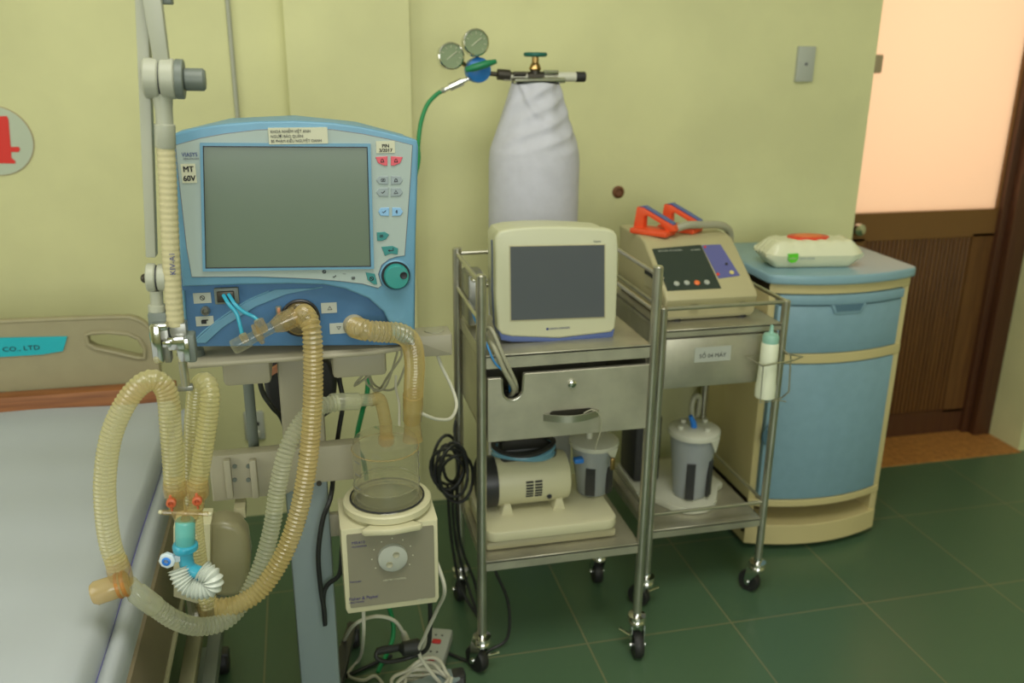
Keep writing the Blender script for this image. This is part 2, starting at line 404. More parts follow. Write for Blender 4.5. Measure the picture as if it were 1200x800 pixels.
# raised rim round the hole
rim = [(x, HY-.001, z) for x, z in hole]
head.tube(rim, .0055, 'bed_panel', 8, closed=True)
head.tube([(x, HY+.004, z) for x, z in hb[1:-1]], .006, 'bed_panel', 8)
hd = head.build('headboard', b)
pl = [W(-120, 398, HY-.002), W(79, 394, HY-.002), W(74, 411, HY-.002), W(50, 415, HY-.002), W(0, 418, HY-.002), W(-120, 420, HY-.002)]
np_ = MB().prism([(v.x, v.z) for v in pl], HY-.004, HY+.002, 'cyan_plate')
t0 = W(3, 412, HY-.005)
np_.text('CO., LTD', (t0.x, HY-.005, t0.z), .0165, 'ink', sx=1.25, bold=0)
np_.build('name_plate', hd, 'cyan plate with dark lettering')
MB().box(-1.72, -.345, 2.205, 2.25, .53, .634, 'bed_wood', .004).build('wood_rail', b, 'orange-brown wooden board')
MB().box(-1.78, -.35, .2, 2.24, .38, .48, 'bed_side', .01).build('bed_frame', b)
for xx in (-1.7, -.42):
    for yy in (.35, 2.1): MB().cyl((xx, yy, .05), (xx, yy, .4), .018, 'bed_side', 12).build('leg', b)
for xx in (-1.7, -.42):
    for yy in (.35, 2.1): MB().cyl((xx-.012, yy, .045), (xx+.012, yy, .045), .045, 'black_rubber', 20, .004).build('wheel', b)
MB().prism([(-.35, .36), (-.35, .49), (-.322, .520), (-.308, .515), (-.288, .42), (-.292, .36)], .2, 2.18, 'bed_side', .002).build('side_panel', b)
rl = MB()
rl.tube([(-.290, .25, .395), (-.290, 1.9, .395), (-.290, 1.95, .37), (-.290, 1.95, .3)], .008, 'bed_rail', 10)
rl.box(-.300, -.270, .25, 1.9, .235, .262, 'bed_rail', .003).box(-.262, -.235, .25, 1.88, .20, .235, 'arm_dark', .003)
for yy in (.5, .95, 1.35, 1.72):
    rl.prism([(yy, .24), (yy+.05, .24), (yy+.02, .40), (yy-.01, .40)], -.288, -.296, 'bed_rail', plane='yz')
    rl.cyl((-.292, yy+.03, .27), (-.280, yy+.03, .27), .012, 'steel', 12)
rl.box(-.33, -.285, .6, .63, .36, .38, 'bed_side').box(-.33, -.285, 1.6, 1.63, .36, .38, 'bed_side')
rl.build('side_rail', b, 'lowered metal side rail')
# mattress + sheet
mm = MB(); mm.box(-1.76, -.352, .15, 2.19, .482, .592, 'sheet_white', .02, 3); tag(mm.build('mattress'), 'thick mattress lying on the hospital bed under the white sheet', 'mattress')
# draped sheet: top surface with soft wrinkles and an edge hanging over
sh = MB(); nx, ny = 60, 70; vs = []; fs = []
def sheetz(x, y): return .598+.0025*math.sin(6*x+3*y)+.0018*math.sin(17*x-9*y+1)+.0015*math.sin(29*y+4*x)
prof = [(-1.765+i*(1.405/44), None) for i in range(45)]
for j in range(ny+1):
    y = .14+j*(2.063/ny)
    row = [(x, sheetz(x, y)) for x, _ in prof]
    e = .004*math.sin(11*y)
    row += [(-.352+e*.5, .594), (-.346+e*.4, .580), (-.344+e*.4, .566), (-.3435+e*.4, .556), (-.338+e*.2, .564), (-.330, .571), (-.321, .571), (-.315, .562), (-.313+e*.2, .54), (-.314, .505)]
    for (x, z) in row: vs.append((x, y, z))
n = len(row)
for j in range(ny):
    for i in range(n-1): fs.append([j*n+i, j*n+i+1, (j+1)*n+i+1, (j+1)*n+i])
sh.add(vs, fs, 'sheet_white')
st = [(-.3432, .14+j*(2.06/40), .5575) for j in range(41)]
sh.tube(st, .0016, 'sheet_stitch', 6)
so = sh.build('bed_sheet', None, smooth=70); tag(so, 'white bed sheet spread over mattress with folded edge at right', 'sheet')

# ------------------------------------------------------------------ helpers for wheels and trolleys
def caster(parent, x, y, ztop, rw=.034, ang=0, brake=True, label=None):
    c = MB(); M = Matrix.Translation((x, y, 0)) @ Matrix.Rotation(ang, 4, 'Z')
    c.lathe([(.011, ztop), (.011, ztop-.012), (.022, ztop-.014), (.024, ztop-.022), (.018, ztop-.026), (.022, ztop-.032), (.022, ztop-.036)], (x, y, 0), (0, 0, 1), 'chrome', 20)
    zt_ = ztop-.034
    for s_ in (-1, 1):
        fk = MB(); fk.prism([(-.016, zt_), (.022, zt_), (.028, rw+.006), (.024, rw-.008), (.014, rw-.008), (.008, rw+.01)], s_*.0145, s_*.0165, 'chrome', plane='yz')
        c.add([M @ v for v in fk.v], fk.f, 'chrome')
    a = M @ Vector((-.02, .019, rw)); b_ = M @ Vector((.02, .019, rw)); c.cyl(a, b_, .006, 'chrome', 12)
    if brake: c.cyl(M @ Vector((.012, .0, rw+.012)), M @ Vector((.038, -.02, rw+.02)), .0035, 'chrome', 8)
    o = c.build('caster', parent, label)
    x_ = (M.to_3x3() @ Vector((1, 0, 0)))
    ce = M @ Vector((0, .019, rw))
    MB().lathe([(.012, -.0105), (rw*.62, -.0115), (rw-.003, -.0115), (rw, -.006), (rw, .006), (rw-.003, .0115), (rw*.62, .0115), (.012, .0105)], ce, x_, 'black_rubber', 26).build('wheel', o)
def post(parent, x, y, z0, z1, r=.0112):
    return MB().lathe([(r, 0), (r, z1-z0-.003), (r-.003, z1-z0)], (x, y, z0), (0, 0, 1), 'steel', 20).build('post', parent)
def tray(x0, x1, y0, y1, z0, z1, m='steel_sheet'):
    t = MB(); t.box(x0, x1, y0, y1, z1-.006, z1, m, .0015, 1); e = .004
    t.box(x0, x1, y0, y0+e, z0, z1+.001, m, .001, 1).box(x0, x1, y1-e, y1, z0, z1, m, .001, 1).box(x0, x0+e, y0, y1, z0, z1, m, .001, 1).box(x1-e, x1, y0, y1, z0, z1, m, .001, 1)
    return t

# ------------------------------------------------------------------ trolley 1
t1 = thing('instrument_trolley', (.545, 1.9, 0), 'steel trolley with notched drawer carrying the patient monitor, nearer one', 'trolley')
X0, X1, Y0, Y1 = .348, .741, 1.757, 2.052
for (x, y, z) in ((X0, Y0, .997), (X1, Y0, .997), (X0, Y1, .99), (X1, Y1, .99)): post(t1, x, y, .118, z)
caster(t1, X0, Y0, .122, ang=R(28)); caster(t1, X1, Y0, .122, ang=R(172)); caster(t1, X0, Y1, .122, ang=R(5), brake=False); caster(t1, X1, Y1, .122, ang=R(-4), brake=False)
tray(X0+.006, X1-.006, Y0-.004, Y1, .787, .8175).build('top_shelf', t1)
tray(X0+.004, X1-.004, Y0-.004, Y1, .286, .3115).build('lower_shelf', t1)
sr = MB()
for z in (.976, .893): sr.cyl((X0, Y0 if z < .9 else Y0+.0, z), (X0, Y1, z), .005, 'steel', 10); sr.cyl((X0, Y1, z), (X1, Y1, z), .005, 'steel', 10); sr.cyl((X1, Y0, z), (X1, Y1, z), .005, 'steel', 10)
sr.build('guard_rail', t1)
dc = MB(); zb, zt_ = .620, .783
dc.box(X0+.008, X0+.012, Y0+.012, Y1-.012, zb, zt_, 'steel_sheet').box(X1-.012, X1-.008, Y0+.012, Y1-.012, zb, zt_, 'steel_sheet').box(X0+.008, X1-.008, Y1-.016, Y1-.012, zb, zt_, 'steel_sheet').box(X0+.008, X1-.008, Y0+.012, Y1-.012, zb, zb+.003, 'steel_sheet')
dc.build('drawer_housing', t1)
dx0, dx1, dz0, dz1 = X0+.013, X1-.010, .616, .772
dpts = [(dx0, dz0), (dx1, dz0), (dx1, dz1), (.441, dz1), (.439, .735)]+[(.4165+.0225*math.cos(R(a)), .735+.0225*math.sin(R(a))) for a in range(-15, -180, -15)]+[(.394, .735), (.392, dz1-.006), (dx0, dz1-.006)]
dr = MB().prism(dpts, Y0-.006, Y0+.006, 'steel_sheet', .0012, 1)
dr.tube([(.441, Y0-.006, dz1), (.439, Y0-.006, .735)]+[(.4165+.0225*math.cos(R(a)), Y0-.006, .735+.0225*math.sin(R(a))) for a in range(-15, -180, -15)]+[(.394, Y0-.006, .735), (.392, Y0-.006, dz1-.006)], .0022, 'steel', 8)
dro = dr.build('drawer', t1)
MB().box(.392, .442, Y0+.007, Y0+.06, .70, .706, 'black_plastic').build('drawer_liner', dro)
hc = W(670, 487, Y0-.012)
hm = MB(); wv = []
hp = [(hc.x-.064+.128*i/14, Y0-.010-.022*math.sin(math.pi*i/14), hc.z) for i in range(15)]
vs = []; fs = []
for (x, y, z) in hp: vs += [(x, y, z-.008), (x, y, z+.008), (x, y+.003, z+.008), (x, y+.003, z-.008)]
for i in range(14):
    for k in range(4): fs.append([i*4+k, i*4+(k+1) % 4, (i+1)*4+(k+1) % 4, (i+1)*4+k])
fs += [[0, 1, 2, 3], [56, 57, 58, 59]]
hm.add(vs, fs, 'steel'); hm.prism(rrect(hc.x-.05, hc.x+.05, hc.z-.011, hc.z+.013, .008), Y0-.0072, Y0-.0055, 'dark_metal')
hm.build('handle', dro)
lk = W(670, 449, Y0-.006); MB().lathe([(.0095, 0), (.0095, .005), (.007, .007), (0, .0075)], (lk.x, Y0-.006, lk.z), (0, -1, 0), 'chrome', 20).build('lock', dro)

# ------------------------------------------------------------------ patient monitor on trolley 1
YM = 1.82; zs = .8185
pm = thing('patient_monitor', (.532, 1.88, zs), 'cream patient monitor with dark blank screen and blue base trim', 'monitor')
def o2(pts, Y=YM): return XZ(pts, Y)
outl = o2([(581, 300), (580.5, 279), (585, 271.5), (600, 268), (625, 266), (655, 265.5), (690, 267), (712, 268.5), (720, 271), (723.5, 276), (725, 292), (724, 330), (722.5, 370), (721, 385), (716, 389.5), (690, 392.5), (655, 396.5), (600, 394.5), (588, 392), (583, 386), (581, 345)])
MB().prism(outl, YM, YM+.035, 'monitor_cream', .006, 3).build('front_frame', pm)
cx_, cz_ = .531, .95
back = [(cx_+(x-cx_)*.96, cz_+(z-cz_)*.955) for x, z in outl]
MB().prism(back, YM+.034, YM+.12, 'monitor_cream', .012, 3).build('housing', pm)
MB().prism([(cx_+(x-cx_)*.992-.001, min(cz_+(z-cz_)*.992-.004, 1.045)) for x, z in outl], YM+.030, YM+.05, 'monitor_blue', .002).build('side_band', pm, 'blue side band')
MB().prism(o2([(584, 386), (600, 393), (655, 396.5), (700, 391), (721, 386), (719, 395), (705, 398), (650, 401), (600, 401), (588, 399)]), YM+.003, YM+.07, 'monitor_blue', .002).build('base', pm, 'blue base trim')
sc = o2([(598, 289), (708, 287), (708, 371), (599, 375)], YM-.001)
MB().prism(o2([(596.5, 287.5), (709.5, 285.5), (709.5, 372.5), (597.5, 376.5)]), YM-.0012, YM+.002, 'cream_dark', .0008, 1).build('screen_rim', pm)
MB().prism(sc, YM-.0022, YM+.002, 'monitor_screen').build('screen', pm, 'dark blank screen')
tx = MB(); a = W(644, 386.5, YM-.002); tx.text('NIHON KOHDEN', (a.x, YM-.0005, a.z), .0062, 'ink_blue', sx=.98); tx.cyl((a.x-.0045, YM-.0007, a.z+.002), (a.x-.0045, YM+.001, a.z+.002), .003, 'ink_blue', 12)
a = W(695, 284, YM); tx.text('Vismo', (a.x, YM-.0005, a.z), .007, 'ink_grey'); tx.build('lettering', pm)
# recorder clamp grey box behind monitor
g = MB(); g.box(.352, .395, 1.93, 2.02, .83, .95, 'grey_metal', .006).tube([(.36, 1.925, .945), (.36, 1.905, .945), (.39, 1.905, .945), (.39, 1.925, .945)], .004, 'steel', 8)
tag(g.build('power_adapter'), 'grey metal box standing on trolley shelf behind the patient monitor', 'adapter')
g = MB()
g.tube(spline([(.362, 1.83, .84), W(575, 385, 1.77), W(590, 418, 1.748), W(604, 448, 1.757), (.432, 1.78, .72)], .008), .0045, 'cable_grey', 10)
g.tube(spline([(.372, 1.86, .835), W(578, 405, 1.76), W(590, 432, 1.748), W(602, 455, 1.762), (.42, 1.79, .705)], .008), .0055, 'cable_grey', 10)
tag(g.build('sensor_leads'), 'pair of thick grey sensor leads running from monitor into the drawer notch', 'cable')
tag(cable([(.365, 2.0, .95), W(549, 330, 1.99), W(553, 350, 1.95), (.36, 1.9, .86), W(569, 400, 1.77), W(580, 425, 1.747), W(595, 440, 1.757), (.42, 1.79, .715)], .0024, 'cable_blue').build('blue_lead'), 'thin blue lead hanging at left of monitor down to drawer notch', 'cable')
tag(cable([W(684, 484, 1.738), W(694, 480, 1.735), W(703, 486, 1.735), W(705, 500, 1.737), W(701, 514, 1.74), W(697, 528, 1.745)], .0014, 'cable_grey', 6).build('thin_tube'), 'thin pale tube looping over the drawer handle', 'tube')

# ------------------------------------------------------------------ suction pump on trolley 1
zl = .3125
sp = thing('suction_pump', (.54, 1.9, zl), 'cream suction pump with round motor under the notched drawer', 'pump')
MB().box(.366, .690, 1.795, 2.03, zl, .335, 'cream_dark', .008).build('tray', sp)
MB().prism([(x, y) for x, y in rrect(.362, .688, 1.775, 2.03, .03)], .346, .372, 'cream', .004, plane='xy').box(.40, .65, 1.84, 2.0, .334, .347, 'black_plastic').build('base_plate', sp)
ma, mb_ = Vector((.392, 1.905, .440)), Vector((.592, 1.905, .440))
MB().lathe([(.050, 0), (.060, .012), (.062, .02), (.062, .18), (.058, .195), (.045, .2)], ma, (1, 0, 0), 'cream', 32).build('motor', sp)
MB().lathe([(.02, -.028), (.05, -.026), (.061, -.02), (.063, .0), (.063, .016)], ma, (1, 0, 0), 'black_plastic', 32).build('end_cap', sp)
vm = MB()
for c_ in range(2):
    for r_ in range(6):
        z = .418+r_*.0075; yy = 1.905-math.sqrt(.0625**2-(z-.44)**2); x = .474+c_*.022
        vm.box(x, x+.018, yy-.001, yy+.004, z, z+.0042, 'ink')
vm.cyl((.533, 1.845, .413), (.533, 1.856, .413), .006, 'ink', 14)
vm.build('vent_slots', sp)
for x in (.43, .56): MB().prism([(x-.016, .371), (x+.016, .371), (x+.008, .40), (x-.008, .40)], 1.85, 1.96, 'cream', .003).build('foot', sp)
tk = MB(); tk.prism(rrect(.42, .56, .495, .53, .012), 1.88, 1.95, 'black_plastic', .008)
for i in range(3): tk.tube([(.48+.075*math.cos(R(a)), 1.90+.05*math.sin(R(a)), .515+.008*i+.006*math.sin(R(a*2+60*i))) for a in range(0, 360, 15)], .006, 'tube_clear_blue' if i < 2 else 'black_rubber', 8, closed=True)
tk.build('coiled_tubing', sp)
def jar(parent, x, y, z0, z1, r0_, r1_, side=0):
    H_ = z1-z0
    MB().lathe([(r0_*.9, .002), (r0_, .006), (r1_, H_*.9), (r1_*1.02, H_*.9), (r1_*1.02, H_*.93), (r1_, H_*.93)], (x, y, z0), (0, 0, 1), 'jar_clear', 32, caps=True).build('jar', parent, 'translucent tapered collection jar')
    MB().lathe([(r1_*1.10, H_*.90), (r1_*1.12, H_*.93), (r1_*1.10, H_*.97), (r1_*.9, H_*1.0), (r1_*.3, H_*1.01), (0, H_*1.01)], (x, y, z0), (0, 0, 1), 'white_plastic', 32).prism([(x-.02, z0+H_*.92), (x+.02, z0+H_*.92), (x+.006, z0+H_*.72)], y-r1_*1.12, y-r1_*1.05, 'white_plastic', .001, 1, M=Matrix.Translation((x, y, 0)) @ Matrix.Rotation(R(30), 4, 'Z') @ Matrix.Translation((-x, -y, 0))).build('jar_lid', parent, 'white lid')
    b_ = MB()
    for a in (-25, 42):
        M = Matrix.Translation((x, y, 0)) @ Matrix.Rotation(R(a), 4, 'Z')
        rr = (r0_+r1_)/2
        b_.prism([(-.012, z0+.012), (.012, z0+.012), (.012, z0+H_*.58), (-.012, z0+H_*.58)], -rr-.004, -rr*.93, 'black_plastic', .001, 1, M=M)
    b_.build('jar_clip', parent, 'black clip')
jar(sp, .668, 1.925, .372, .520, .040, .056)
jc = MB(); a = W(680, 542, 1.86); jc.box(a.x-.012, a.x+.012, 1.865, 1.885, a.z-.006, a.z+.006, 'blue_cap', .003); jc.build('blue_connector', sp, 'bright blue connector')
MB().cyl((.655, 1.925, .52), (.655, 1.925, .545), .008, 'white_plastic', 12).box(.685, .695, 1.84, 1.85, .47, .50, 'brass', .002).build('jar_spout', sp)

# ------------------------------------------------------------------ trolley 2
t2 = thing('instrument_trolley', (.995, 2.1, 0), 'steel trolley with labelled drawer carrying the defibrillator, beside the cabinet', 'trolley')
A0, A1, B0, B1 = .832, 1.160, 1.925, 2.33
for (x, y, z) in ((A0, B0, .85), (A1, B0, .85), (A0, B1, .85), (A1, B1, .85)): post(t2, x, y, .108, z, .0105)
caster(t2, A0, B0, .112, rw=.031, ang=R(40)); caster(t2, A1, B0, .112, rw=.031, ang=R(35), brake=False); caster(t2, A0, B1, .112, rw=.031, brake=False); caster(t2, A1, B1, .112, rw=.031, brake=False)
tray(A0+.006, A1-.006, B0-.004, B1, .772, .790).build('top_shelf', t2)
tray(A0+.004, A1-.004, B0-.004, B1, .212, .236).build('lower_shelf', t2)
for z_, r_ in ((.845, .0055), (.283, .0048)):
    MB().cyl((A0, B0, z_), (A1, B0, z_), r_, 'steel', 12).cyl((A0, B0, z_), (A0, B1, z_), r_, 'steel', 12).cyl((A1, B0, z_), (A1, B1, z_), r_, 'steel', 12).build('guard_rail', t2)
MB().box(A0+.01, A1-.01, B0+.012, B1-.012, .640, .771, 'steel_sheet').build('drawer_housing', t2)
d2 = MB().box(A0+.012, A1-.014, B0-.002, B0+.012, .636, .766, 'steel_sheet', .002).build('drawer', t2)
l0, l1 = W(815, 408, 1.92), W(856, 422, 1.92)
lb = MB().box(l0.x, l1.x, B0-.0035, B0-.0015, l1.z, l0.z, 'paper_grey'); lb.text('SỐ 04 MÁY', ((l0.x+l1.x)/2, B0-.0037, l1.z+.011), .015, 'ink', align='CENTER', bold=0); lb.build('drawer_label', d2, 'white paper label')
bk = MB(); zc = .712; bx, by = 1.104, 1.885
for z in (.712,): bk.tube([(bx-.05, by+.02, z), (bx-.035, by-.036, z-.004), (bx+.05, by-.03, z+.002), (bx+.085, by-.015, z+.004), (bx+.055, by+.035, z)], .0022, 'steel', 8, closed=True)
bk.tube([(1.16, 1.915, .72), (1.165, 1.885, .715), (1.168, 1.88, .62), (1.155, 1.89, .60), (1.13, 1.885, .60), (1.12, 1.90, .61)], .0022, 'steel', 8)
bk.tube([(bx-.03, by-.03, .71), (bx-.025, by-.025, .605), (bx+.03, by-.02, .605), (bx+.05, by-.02, .60)], .0014, 'steel', 8)
bk.build('bottle_holder', t2)
bt = thing('squeeze_bottle', (bx, by, .607), 'white squeeze bottle with pale green nozzle cap held on trolley corner', 'bottle')
MB().lathe([(.020, 0), (.0255, .004), (.026, .03), (.0235, .05), (.022, .10), (.0215, .145), (.019, .150)], (bx, by, .607), (0, 0, 1), 'bottle_white', 24).build('body', bt)
MB().lathe([(.020, .148), (.0205, .163), (.017, .170), (.008, .173), (.005, .178), (.004, .192), (0, .194)], (bx, by, .607), (0, 0, 1), 'bottle_cap', 24).build('cap', bt)

# suction unit on trolley 2
s2 = thing('suction_pump', (.99, 2.1, .237), 'suction jar unit with curved white base on the lower shelf beside the cabinet', 'pump')
zz = .237
MB().prism(arcpts(.995, 2.06, .085, 200, 340, 12)+[(1.10, 2.08), (1.125, 2.10), (1.12, 2.14), (1.08, 2.28), (.87, 2.28), (.86, 2.10), (.89, 2.07)], zz, zz+.02, 'white_plastic', .004, plane='xy').build('base_plate', s2)
jar(s2, 1.003, 2.06, zz+.018, .462, .046, .064)
MB().tube(spline([(1.01, 2.085, .46), (1.005, 2.09, .50), (1.015, 2.10, .53), (1.035, 2.11, .525), (1.04, 2.12, .48), (1.04, 2.14, .40)], .008), .0075, 'cable_grey', 12).build('tube', s2)
MB().tube([(.998, 2.05, .458), (.994, 2.05, .478), (.984, 2.05, .498)], [.009, .008, .006], 'blue_cap', 14).build('blue_connector', s2, 'blue connector')
jl = MB()
for dx, dy in ((-.045, -.01), (.04, .02), (.02, -.04), (-.02, .03)): jl.cyl((1.003+dx, 2.06+dy, .455), (1.003+dx, 2.06+dy, .472), .008, 'white_plastic', 12)
jl.build('lid_port', s2)
MB().box(.87, .95, 2.15, 2.27, zz+.02, .46, 'black_plastic', .01).build('motor_housing', s2)

# ------------------------------------------------------------------ defibrillator
zd = .7905
df_ = thing('defibrillator', (.98, 2.14, zd), 'cream defibrillator with sloping dark screen and orange paddles on top', 'defibrillator')
DX0, DX1 = .858, 1.108
profd = [(1.985, .803), (1.975, .85), (1.982, .862), (2.14, .965), (2.17, .972), (2.33, .972), (2.33, .803)]
MB().prism(profd, DX0, DX1, 'defib_cream', .006, 3, plane='yz').build('body', df_)
MB().box(DX0+.004, DX1-.004, 1.99, 2.325, .7905+.004, .806, 'cream_dark', .003).build('base', df_)
for x in (.90, 1.08):
    for y in (2.0, 2.28): MB().cyl((x, y, zd-.0005), (x, y, zd+.006), .012, 'black_rubber', 12).build('foot', df_)
nv = Vector((0, -(.965-.862), 2.14-1.982)).normalized(); up = Vector((0, 2.14-1.982, .965-.862)).normalized(); p0 = Vector((0, 1.982, .862))
def slope(u, v, h=0): return Vector((u, 0, 0))+p0+up*v+nv*h
def slab(mb, quad, h0, h1, m):
    vs = [slope(u, v, h0) for u, v in quad]+[slope(u, v, h1) for u, v in quad]; n = len(quad)
    mb.add(vs, [list(range(n)), list(range(n, 2*n))[::-1]]+[[i, (i+1) % n, n+(i+1) % n, n+i] for i in range(n)], m); return mb
def sl(px, py):
    v = WP(px, py, p0, nv); return (v.x, (v-p0).dot(up))
sq = [sl(764, 292), sl(821, 287), sl(845, 338), sl(782, 341)]
ps = MB(); slab(ps, sq, -.001, .0016, 'defib_screen'); a = sl(771, 294.5)
ps.text('NIHON KOHDEN', slope(a[0], a[1]-.003, .0014), .0085, 'paper_grey', (1, 0, 0), up)
a = sl(809, 293); ps.text('cardiolife', slope(a[0], a[1]-.003, .0014), .0075, 'paper_grey', (1, 0, 0), up)
pso = ps.build('screen_panel', df_, 'dark screen panel')
for (px, py, mm_) in ((792.5, 333, 'paper_grey'), (804.5, 332, 'paper_grey'), (816.5, 332, 'button_orange'), (828, 331.5, 'paper_grey')):
    u, v = sl(px, py); MB().lathe([(.0075, 0), (.0075, .003), (.005, .005), (0, .0052)], slope(u, v, .001), nv, mm_, 16).build('button', pso)
bp_ = MB(); slab(bp_, [sl(822, 287.5), sl(844, 286.5), sl(867, 323), sl(842, 326.5)], -.001, .0012, 'defib_blue')
for px, py, r_, mm_ in ((841, 325-3, .004, 'wipes_red'), (851, 310, .0035, 'dark_metal'), (857, 320, .006, 'knob_yellow'), (826, 290, .003, 'wipes_red')):
    u, v = sl(px, py); bp_.lathe([(r_, 0), (r_, .003), (0, .0035)], slope(u, v, .001), nv, mm_, 14)
bpo = bp_.build('control_panel', df_, 'violet-blue control panel')
u, v = sl(838.5, 296.5); kb = MB().lathe([(.0185, 0), (.0185, .004), (.015, .006), (.0145, .014), (.012, .016), (0, .016)], slope(u, v, .001), nv, 'knob_yellow', 24)
hn = MB(); hn.box(DX0-.003, DX0+.001, 2.06, 2.12, .885, .897, 'ink', .001, 1).box(DX0-.002, DX0+.001, 2.06, 2.12, .855, .885, 'cream_dark', .001, 1).box(DX0-.002, DX0+.002, 2.0, 2.33, .90, .904, 'cream_dark')
hn.build('side_port', df_)
hh = MB(); hh.box(.925, .945, 1.972, 1.982, .825, .835, 'ink').box(1.06, 1.075, 1.972, 1.982, .825, .835, 'ink').build('front_slot', df_)
# paddles
def paddle(x, y, ang, lab):
    p_ = thing('defibrillator_paddle', (x, y, .973), lab, 'paddle')
    M = Matrix.Translation((x, y, .9725)) @ Matrix.Rotation(ang, 4, 'Z') @ Matrix.Scale(.88, 4)
    MB().box(-.036, .036, -.062, .062, 0, .018, 'orange', .006, 2, M=M).build('base', p_)
    MB().prism([(-.080, .020), (-.074, .034), (-.03, .052), (.012, .070), (.030, .078), (.052, .078), (.060, .016), (.026, .016), (.026, .052), (.016, .056), (-.03, .036), (-.05, .016), (-.07, .016)], -.014, .014, 'orange', .003, 2, M=M, plane='yz').build('handle', p_)
    MB().prism([(-.070, .036), (-.03, .053), (.012, .071), (.030, .079), (.046, .079), (.028, .084), (.010, .076), (-.032, .058), (-.070, .041)], -.010, .010, 'monitor_blue', .001, 1, M=M, plane='yz').build('grip_strip', p_, 'dark violet strip')
paddle(.903, 2.195, R(42), 'orange defibrillator paddle with sloping grip, nearer the patient monitor')
paddle(.992, 2.222, R(42), 'orange defibrillator paddle with sloping grip, nearer the thick grey cable')
tag(MB().tube(spline([(.955, 2.16, .992), (.985, 2.16, 1.0), (1.04, 2.175, .996), (1.095, 2.19, .99), (1.13, 2.205, .97), (1.143, 2.22, .93), (1.145, 2.24, .87), (1.13, 2.29, .80)], .008), .0105, 'cable_grey', 14).build('paddle_cable'), 'thick grey-beige cable draped from the orange paddles over defibrillator edge', 'cable')

# ------------------------------------------------------------------ bedside cabinet
cb = thing('bedside_cabinet', (1.44, 2.3, 0), 'pale blue and cream bedside cabinet with bowed front, beside the doorway', 'cabinet')
FX0, FX1, BY = 1.232, 1.672, 2.545
FY = 2.135
def bow(x, d=.045): t = (x-FX0)/(FX1-FX0); return FY-d*4*t*(1-t)*1.0
def bowed(x0, x1, dy, back, n=14):
    xs = [x0+(x1-x0)*i/n for i in range(n+1)]; return [(x, bow(x)+dy) for x in xs]+[(x1, back), (x0, back)]
BKR = 2.50
MB().prism([(FX0-.012, FY-.004+.004)]+[(x, y) for x, y in bowed(FX0, FX1, -.016, 0)[:-2]]+[(FX1+.012, FY), (FX1+.012, BKR), (FX1-.01, BKR+.01), (FX0+.01, BKR+.03), (FX0-.012, BKR+.02)], .835, .862, 'cabinet_top_blue', .006, 3, plane='xy').build('top', cb, 'pale blue top')
bd = MB()
bd.box(FX0, FX0+.022, FY+.0, BKR, .05, .836, 'cabinet_cream', .003).box(FX1-.022, FX1, FY+.0, BKR, .05, .836, 'cabinet_cream', .003)
bd.box(FX0+.01, FX1-.01, BKR-.02, BKR, .05, .836, 'cabinet_cream')
for z0, z1, dy in ((.806, .836, .0), (.603, .632, .0), (.150, .172, .0), (.022, .088, .0)):
    bd.prism(bowed(FX0, FX1, dy, BKR-.01), z0, z1, 'cabinet_cream', .002, 1, plane='xy')
bd.prism(bowed(FX0+.02, FX1-.02, .02, BKR-.01), .172, .806, 'cabinet_cream', plane='xy')
for i in range(5): bd.cyl((FX0+.08+.07*i, FY+.08, .0885), (FX0+.08+.07*i, FY+.08, .0895), .008, 'cabinet_void', 12)
bd.build('body', cb)
dw = MB().prism(bowed(FX0+.026, FX1-.026, .0, FY+.03), .634, .772, 'cabinet_blue', .003, 2, plane='xy').prism(bowed(FX0+.026, FX1-.026, -.006, FY+.03), .776, .803, 'cabinet_blue', .003, 2, plane='xy').build('drawer', cb)
xm = 1.452
MB().prism([(xm-.055, .776), (xm+.055, .776), (xm+.042, .752), (xm+.034, .748), (xm-.034, .748), (xm-.042, .752)], bow(xm)-.0035, bow(xm)+.02, 'cabinet_blue', .002).prism([(xm-.046, .777), (xm+.046, .777), (xm+.036, .756), (xm-.036, .756)], bow(xm)-.0045, bow(xm)+.01, 'pull_blue', .0005, 1).build('finger_pull', dw)
dd = MB().prism(bowed(FX0+.026, FX1-.026, .0, FY+.03), .175, .600, 'cabinet_blue', .003, 2, plane='xy').build('door', cb)
hxx = FX0+.045; MB().lathe([(.036, 0), (.034, .004), (.030, .002), (0, .001)], (hxx, bow(hxx)+.0005, .385), (.25, -1, 0), 'pull_blue', 28).build('finger_pull', dd)
for x in (FX0+.05, FX1-.035):
    for y in (FY+.05, BKR-.06):
        MB().box(x-.012, x+.012, y-.02, y+.02, .022, .045, 'black_plastic', .003).lathe([(.012, -.012), (.022, -.010), (.022, .010), (.012, .012)], (x, y, .022), (1, 0, 0), 'black_rubber', 18).build('caster', cb)
# wipes pack
wz = .8625; wc = Vector((1.385, 2.215, wz))
wp = thing('wipes_pack', wc, 'white pillow pack of wet wipes with red flap lying on blue cabinet', 'packet')
M = Matrix.Translation(wc) @ Matrix.Rotation(R(-8), 4, 'Z')
nu, nv_ = 40, 24; vs = []; fs = []
L_, D_, Hh = .140, .062, .076
for side in (0, 1):
    for i in range(nu+1):
        for j in range(nv_+1):
            u = -1+2*i/nu; v = -1+2*j/nv_
            px_ = u*L_; py_ = v*D_
            eu = max(0, (abs(u)-.74)/.26); ev = abs(v)
            prof_ = (1-eu**1.4)*(1-max(0, (ev-.55)/.45)**2.2)
            z = prof_*Hh/2+.0015*math.sin(23*u+5*v)*prof_
            if side: z = -prof_*Hh/2
            crx = .004*math.sin(v*14+u*9)*eu
            zc_ = Hh/2 if eu < .01 else Hh/2
            vs.append(M @ Vector((px_, py_*(1-.06*eu)+crx, zc_+z+.006*math.sin(v*17)*eu)))
n1 = (nu+1)*(nv_+1)
